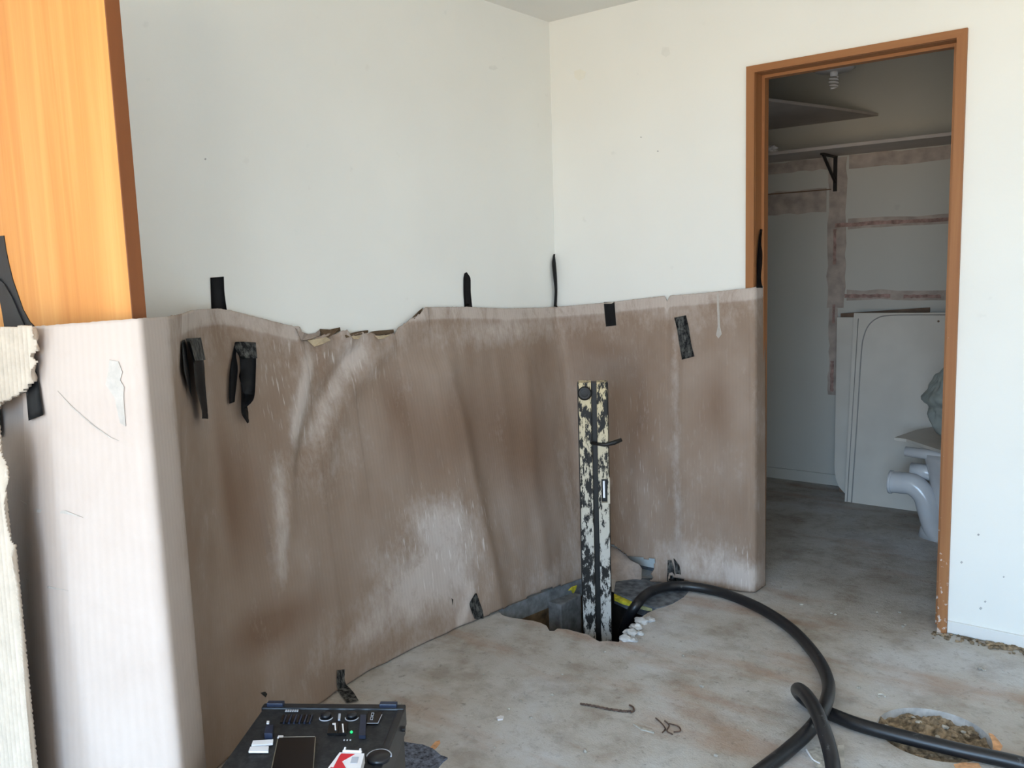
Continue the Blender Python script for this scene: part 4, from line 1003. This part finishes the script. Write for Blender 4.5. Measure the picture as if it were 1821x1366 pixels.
# ------------------------------------------------------------------ floor litter
def flat(name, pxs, mat, th, label, cat, group=None, z=0.0, kind=None):
    bm = nb(); prism(bm, [at(x, y, 2, z) for x, y in pxs], (0, 0, th)); return tag(obj(name, bm, mat), label, cat, group, kind)
bm = nb(); gp_ = [(700, 1318), (730, 1324), (752, 1327), (770, 1334), (784, 1346), (796, 1350), (788, 1356), (778, 1368), (770, 1400), (690, 1420)]
prism(bm, [at(x, y, 2, 0) for x, y in gp_], (0, 0, 0.005)); tag(obj('grit_patch', bm, MT['grit']), 'patch of blue grey grit on floor beside the black case', 'grit', kind='stuff')
def paint(pxs):
    bm = nb(); prism(bm, [at(x, y, 2, 0.0) for x, y in pxs], (0, 0, 0.0015)); obj('paint_mark', bm, MT['orange'], floor)
paint([(765, 1330), (774, 1320), (782, 1317), (783, 1322), (776, 1331), (768, 1336)])
paint([(1758, 1304), (1766, 1307), (1776, 1318), (1783, 1328), (1778, 1338), (1773, 1348), (1764, 1346), (1766, 1332), (1764, 1318)])
paint([(1696, 1360), (1712, 1357), (1740, 1358), (1745, 1366), (1700, 1370)])
rd = empty('rusty_rod', at(1080, 1260, 2, 0)); tag(rd, 'thin rusty twisted rod with a hooked end on the concrete floor', 'rod')
bm = nb(); tube(bm, [p+Vector((0, 0, 0.0040+0.0008*math.sin(i*1.9))) for i, p in enumerate(spline([at(x, y, 2, 0) for x, y in ((1032, 1254), (1052, 1257), (1080, 1263), (1108, 1267), (1122, 1267))], 12))], 0.0034, 8); part('rod_shaft', bm, MT['rust'], rd)
bm = nb(); tube(bm, spline([at(x, y, 2, .005) for x, y in ((1122, 1267), (1127, 1264), (1126, 1258), (1119, 1254))], 6), 0.0026, 8); part('hook', bm, MT['rust'], rd)
ms = empty('wire_scrap', at(1185, 1290, 2, 0)); tag(ms, 'little tangle of thin wire and crumbs on the concrete floor', 'wire')
for k, q in enumerate((((1166, 1277), (1176, 1286), (1183, 1296), (1178, 1303)), ((1182, 1282), (1190, 1290), (1186, 1300), (1196, 1306)), ((1190, 1287), (1206, 1292), (1210, 1300), (1198, 1302)))):
    bm = nb(); tube(bm, spline([at(x, y, 2, .004) for x, y in q], 6), 0.002, 6); part('wire', bm, MT['rust'], ms)
flat('pale_splinter', [(1126, 1289), (1134, 1292), (1164, 1303), (1163, 1305), (1140, 1299)], MT['stone'], 0.004, 'long pale splinter on the floor beside the wire tangle', 'splinter')
flat('white_scrap', [(883, 1278), (890, 1275), (896, 1276), (894, 1281), (885, 1282)], MT['white_card'], 0.005, 'small white scrap alone on the concrete floor', 'scrap')
pt_ = empty('metal_plate', at(1485, 1350, 2, 0)); tag(pt_, 'dusty metal plate flat on the floor under the looped hose', 'plate')
bm = nb(); prism(bm, [at(x, y, 2, 0) for x, y in ((1490, 1329), (1501, 1328), (1503, 1420), (1489, 1420))], (0, 0, 0.006)); part('plate_edge', bm, MT['steel'], pt_)
bm = nb(); prism(bm, [at(x, y, 2, 0) for x, y in ((1434, 1337), (1452, 1330), (1490, 1329), (1489, 1420), (1470, 1400), (1446, 1355))], (0, 0, 0.003)); part('plate_face', bm, MT['stone'], pt_)
bm = nb(); tube(bm, [p+Vector((0, 0, .003)) for p in spline([at(x, y, 2, 0) for x, y in ((1434, 1335), (1440, 1345), (1447, 1354), (1458, 1360))], 6)], 0.0025, 6); part('plate_lip', bm, MT['white_card'], pt_)
wa = at(1567, 1239, 2, 0)
bm = nb(); tube(bm, [wa+Vector((0.011*math.cos(a), 0.011*math.sin(a), 0.003)) for a in [2*math.pi*i/20*0.75 for i in range(21)]], 0.0028, 8)
tag(obj('metal_ring', bm, MT['steel']), 'tiny curled metal ring on the floor above the round hole', 'ring')
marks = [(730, 1290, 'beside the black case'), (889, 1278, 'beside the white scrap'), (1080, 1260, 'beside the rusty rod'), (1185, 1292, 'beside the wire tangle'), (1085, 1150, 'in front of the broken corner hole'), (1320, 1060, 'at the cardboard foot by the doorway'), (1430, 1080, 'between the cardboard end and the hose'), (1600, 1110, 'at the doorway threshold'), (1750, 1192, 'below the white baseboard'), (1567, 1239, 'beside the curled metal ring'), (1400, 1300, 'inside the bend of the black hose'), (850, 1200, 'along the sloping cardboard foot')]
spots = [(905, 1262, 5), (982, 1236, 6), (944, 1277, 5), (926, 1246, 4), (1248, 1222, 7), (1040, 1338, 6), (1606, 1115, 7), (1610, 1112, 5), (1425, 1076, 7), (1390, 1046, 5), (1485, 1094, 5), (1478, 1092, 5), (1527, 1224, 6), (1744, 1191, 8), (1750, 1193, 6), (1075, 1160, 5), (1215, 1167, 4), (880, 1330, 4), (1312, 1062, 9), (1320, 1060, 6), (1560, 1090, 5), (1600, 1090, 5), (1273, 1345, 6), (1330, 1300, 4), (860, 1200, 4), (1000, 1200, 4)]
for k, (px, py, s_) in enumerate(spots):
    c = at(px, py, 2, 0); r_ = s_/2/480
    o = lump('concrete_crumb', (c.x, c.y, r_*0.5), r_*1.2, r_, r_*0.7, MT['stone'], None, k, 1, 0.5)
    mk = min(marks, key=lambda q: math.hypot(q[0]-px, (q[1]-py)*2)); tag(o, 'small pale concrete crumb on the floor '+mk[2], 'rubble', 'crumbs scattered on the floor')
# crumbled dirt along the foot of the baseboard
bm = nb()
for k in range(260):
    x = rnd.uniform(XR-0.04, 2.6); y = -0.012-abs(rnd.gauss(0, 0.03)); s_ = rnd.uniform(0.003, 0.011)*(1.3 if x > 1.8 else 0.8)
    t = bmesh.new(); bmesh.ops.create_icosphere(t, subdivisions=1, radius=1)
    for v in t.verts:
        q = 1+0.5*noise.noise(v.co*2+Vector((k, 0, 0))); v.co = Vector((x+v.co.x*q*s_, y+v.co.y*q*s_, s_*0.35+v.co.z*q*s_*0.6))
    mm = bpy.data.meshes.new('t'); t.to_mesh(mm); t.free(); bm.from_mesh(mm); bpy.data.meshes.remove(mm)
tag(obj('dirt_crumbs', bm, MT['dirt']), 'line of brown dirt crumbs along the foot of the baseboard', 'dirt', kind='stuff')
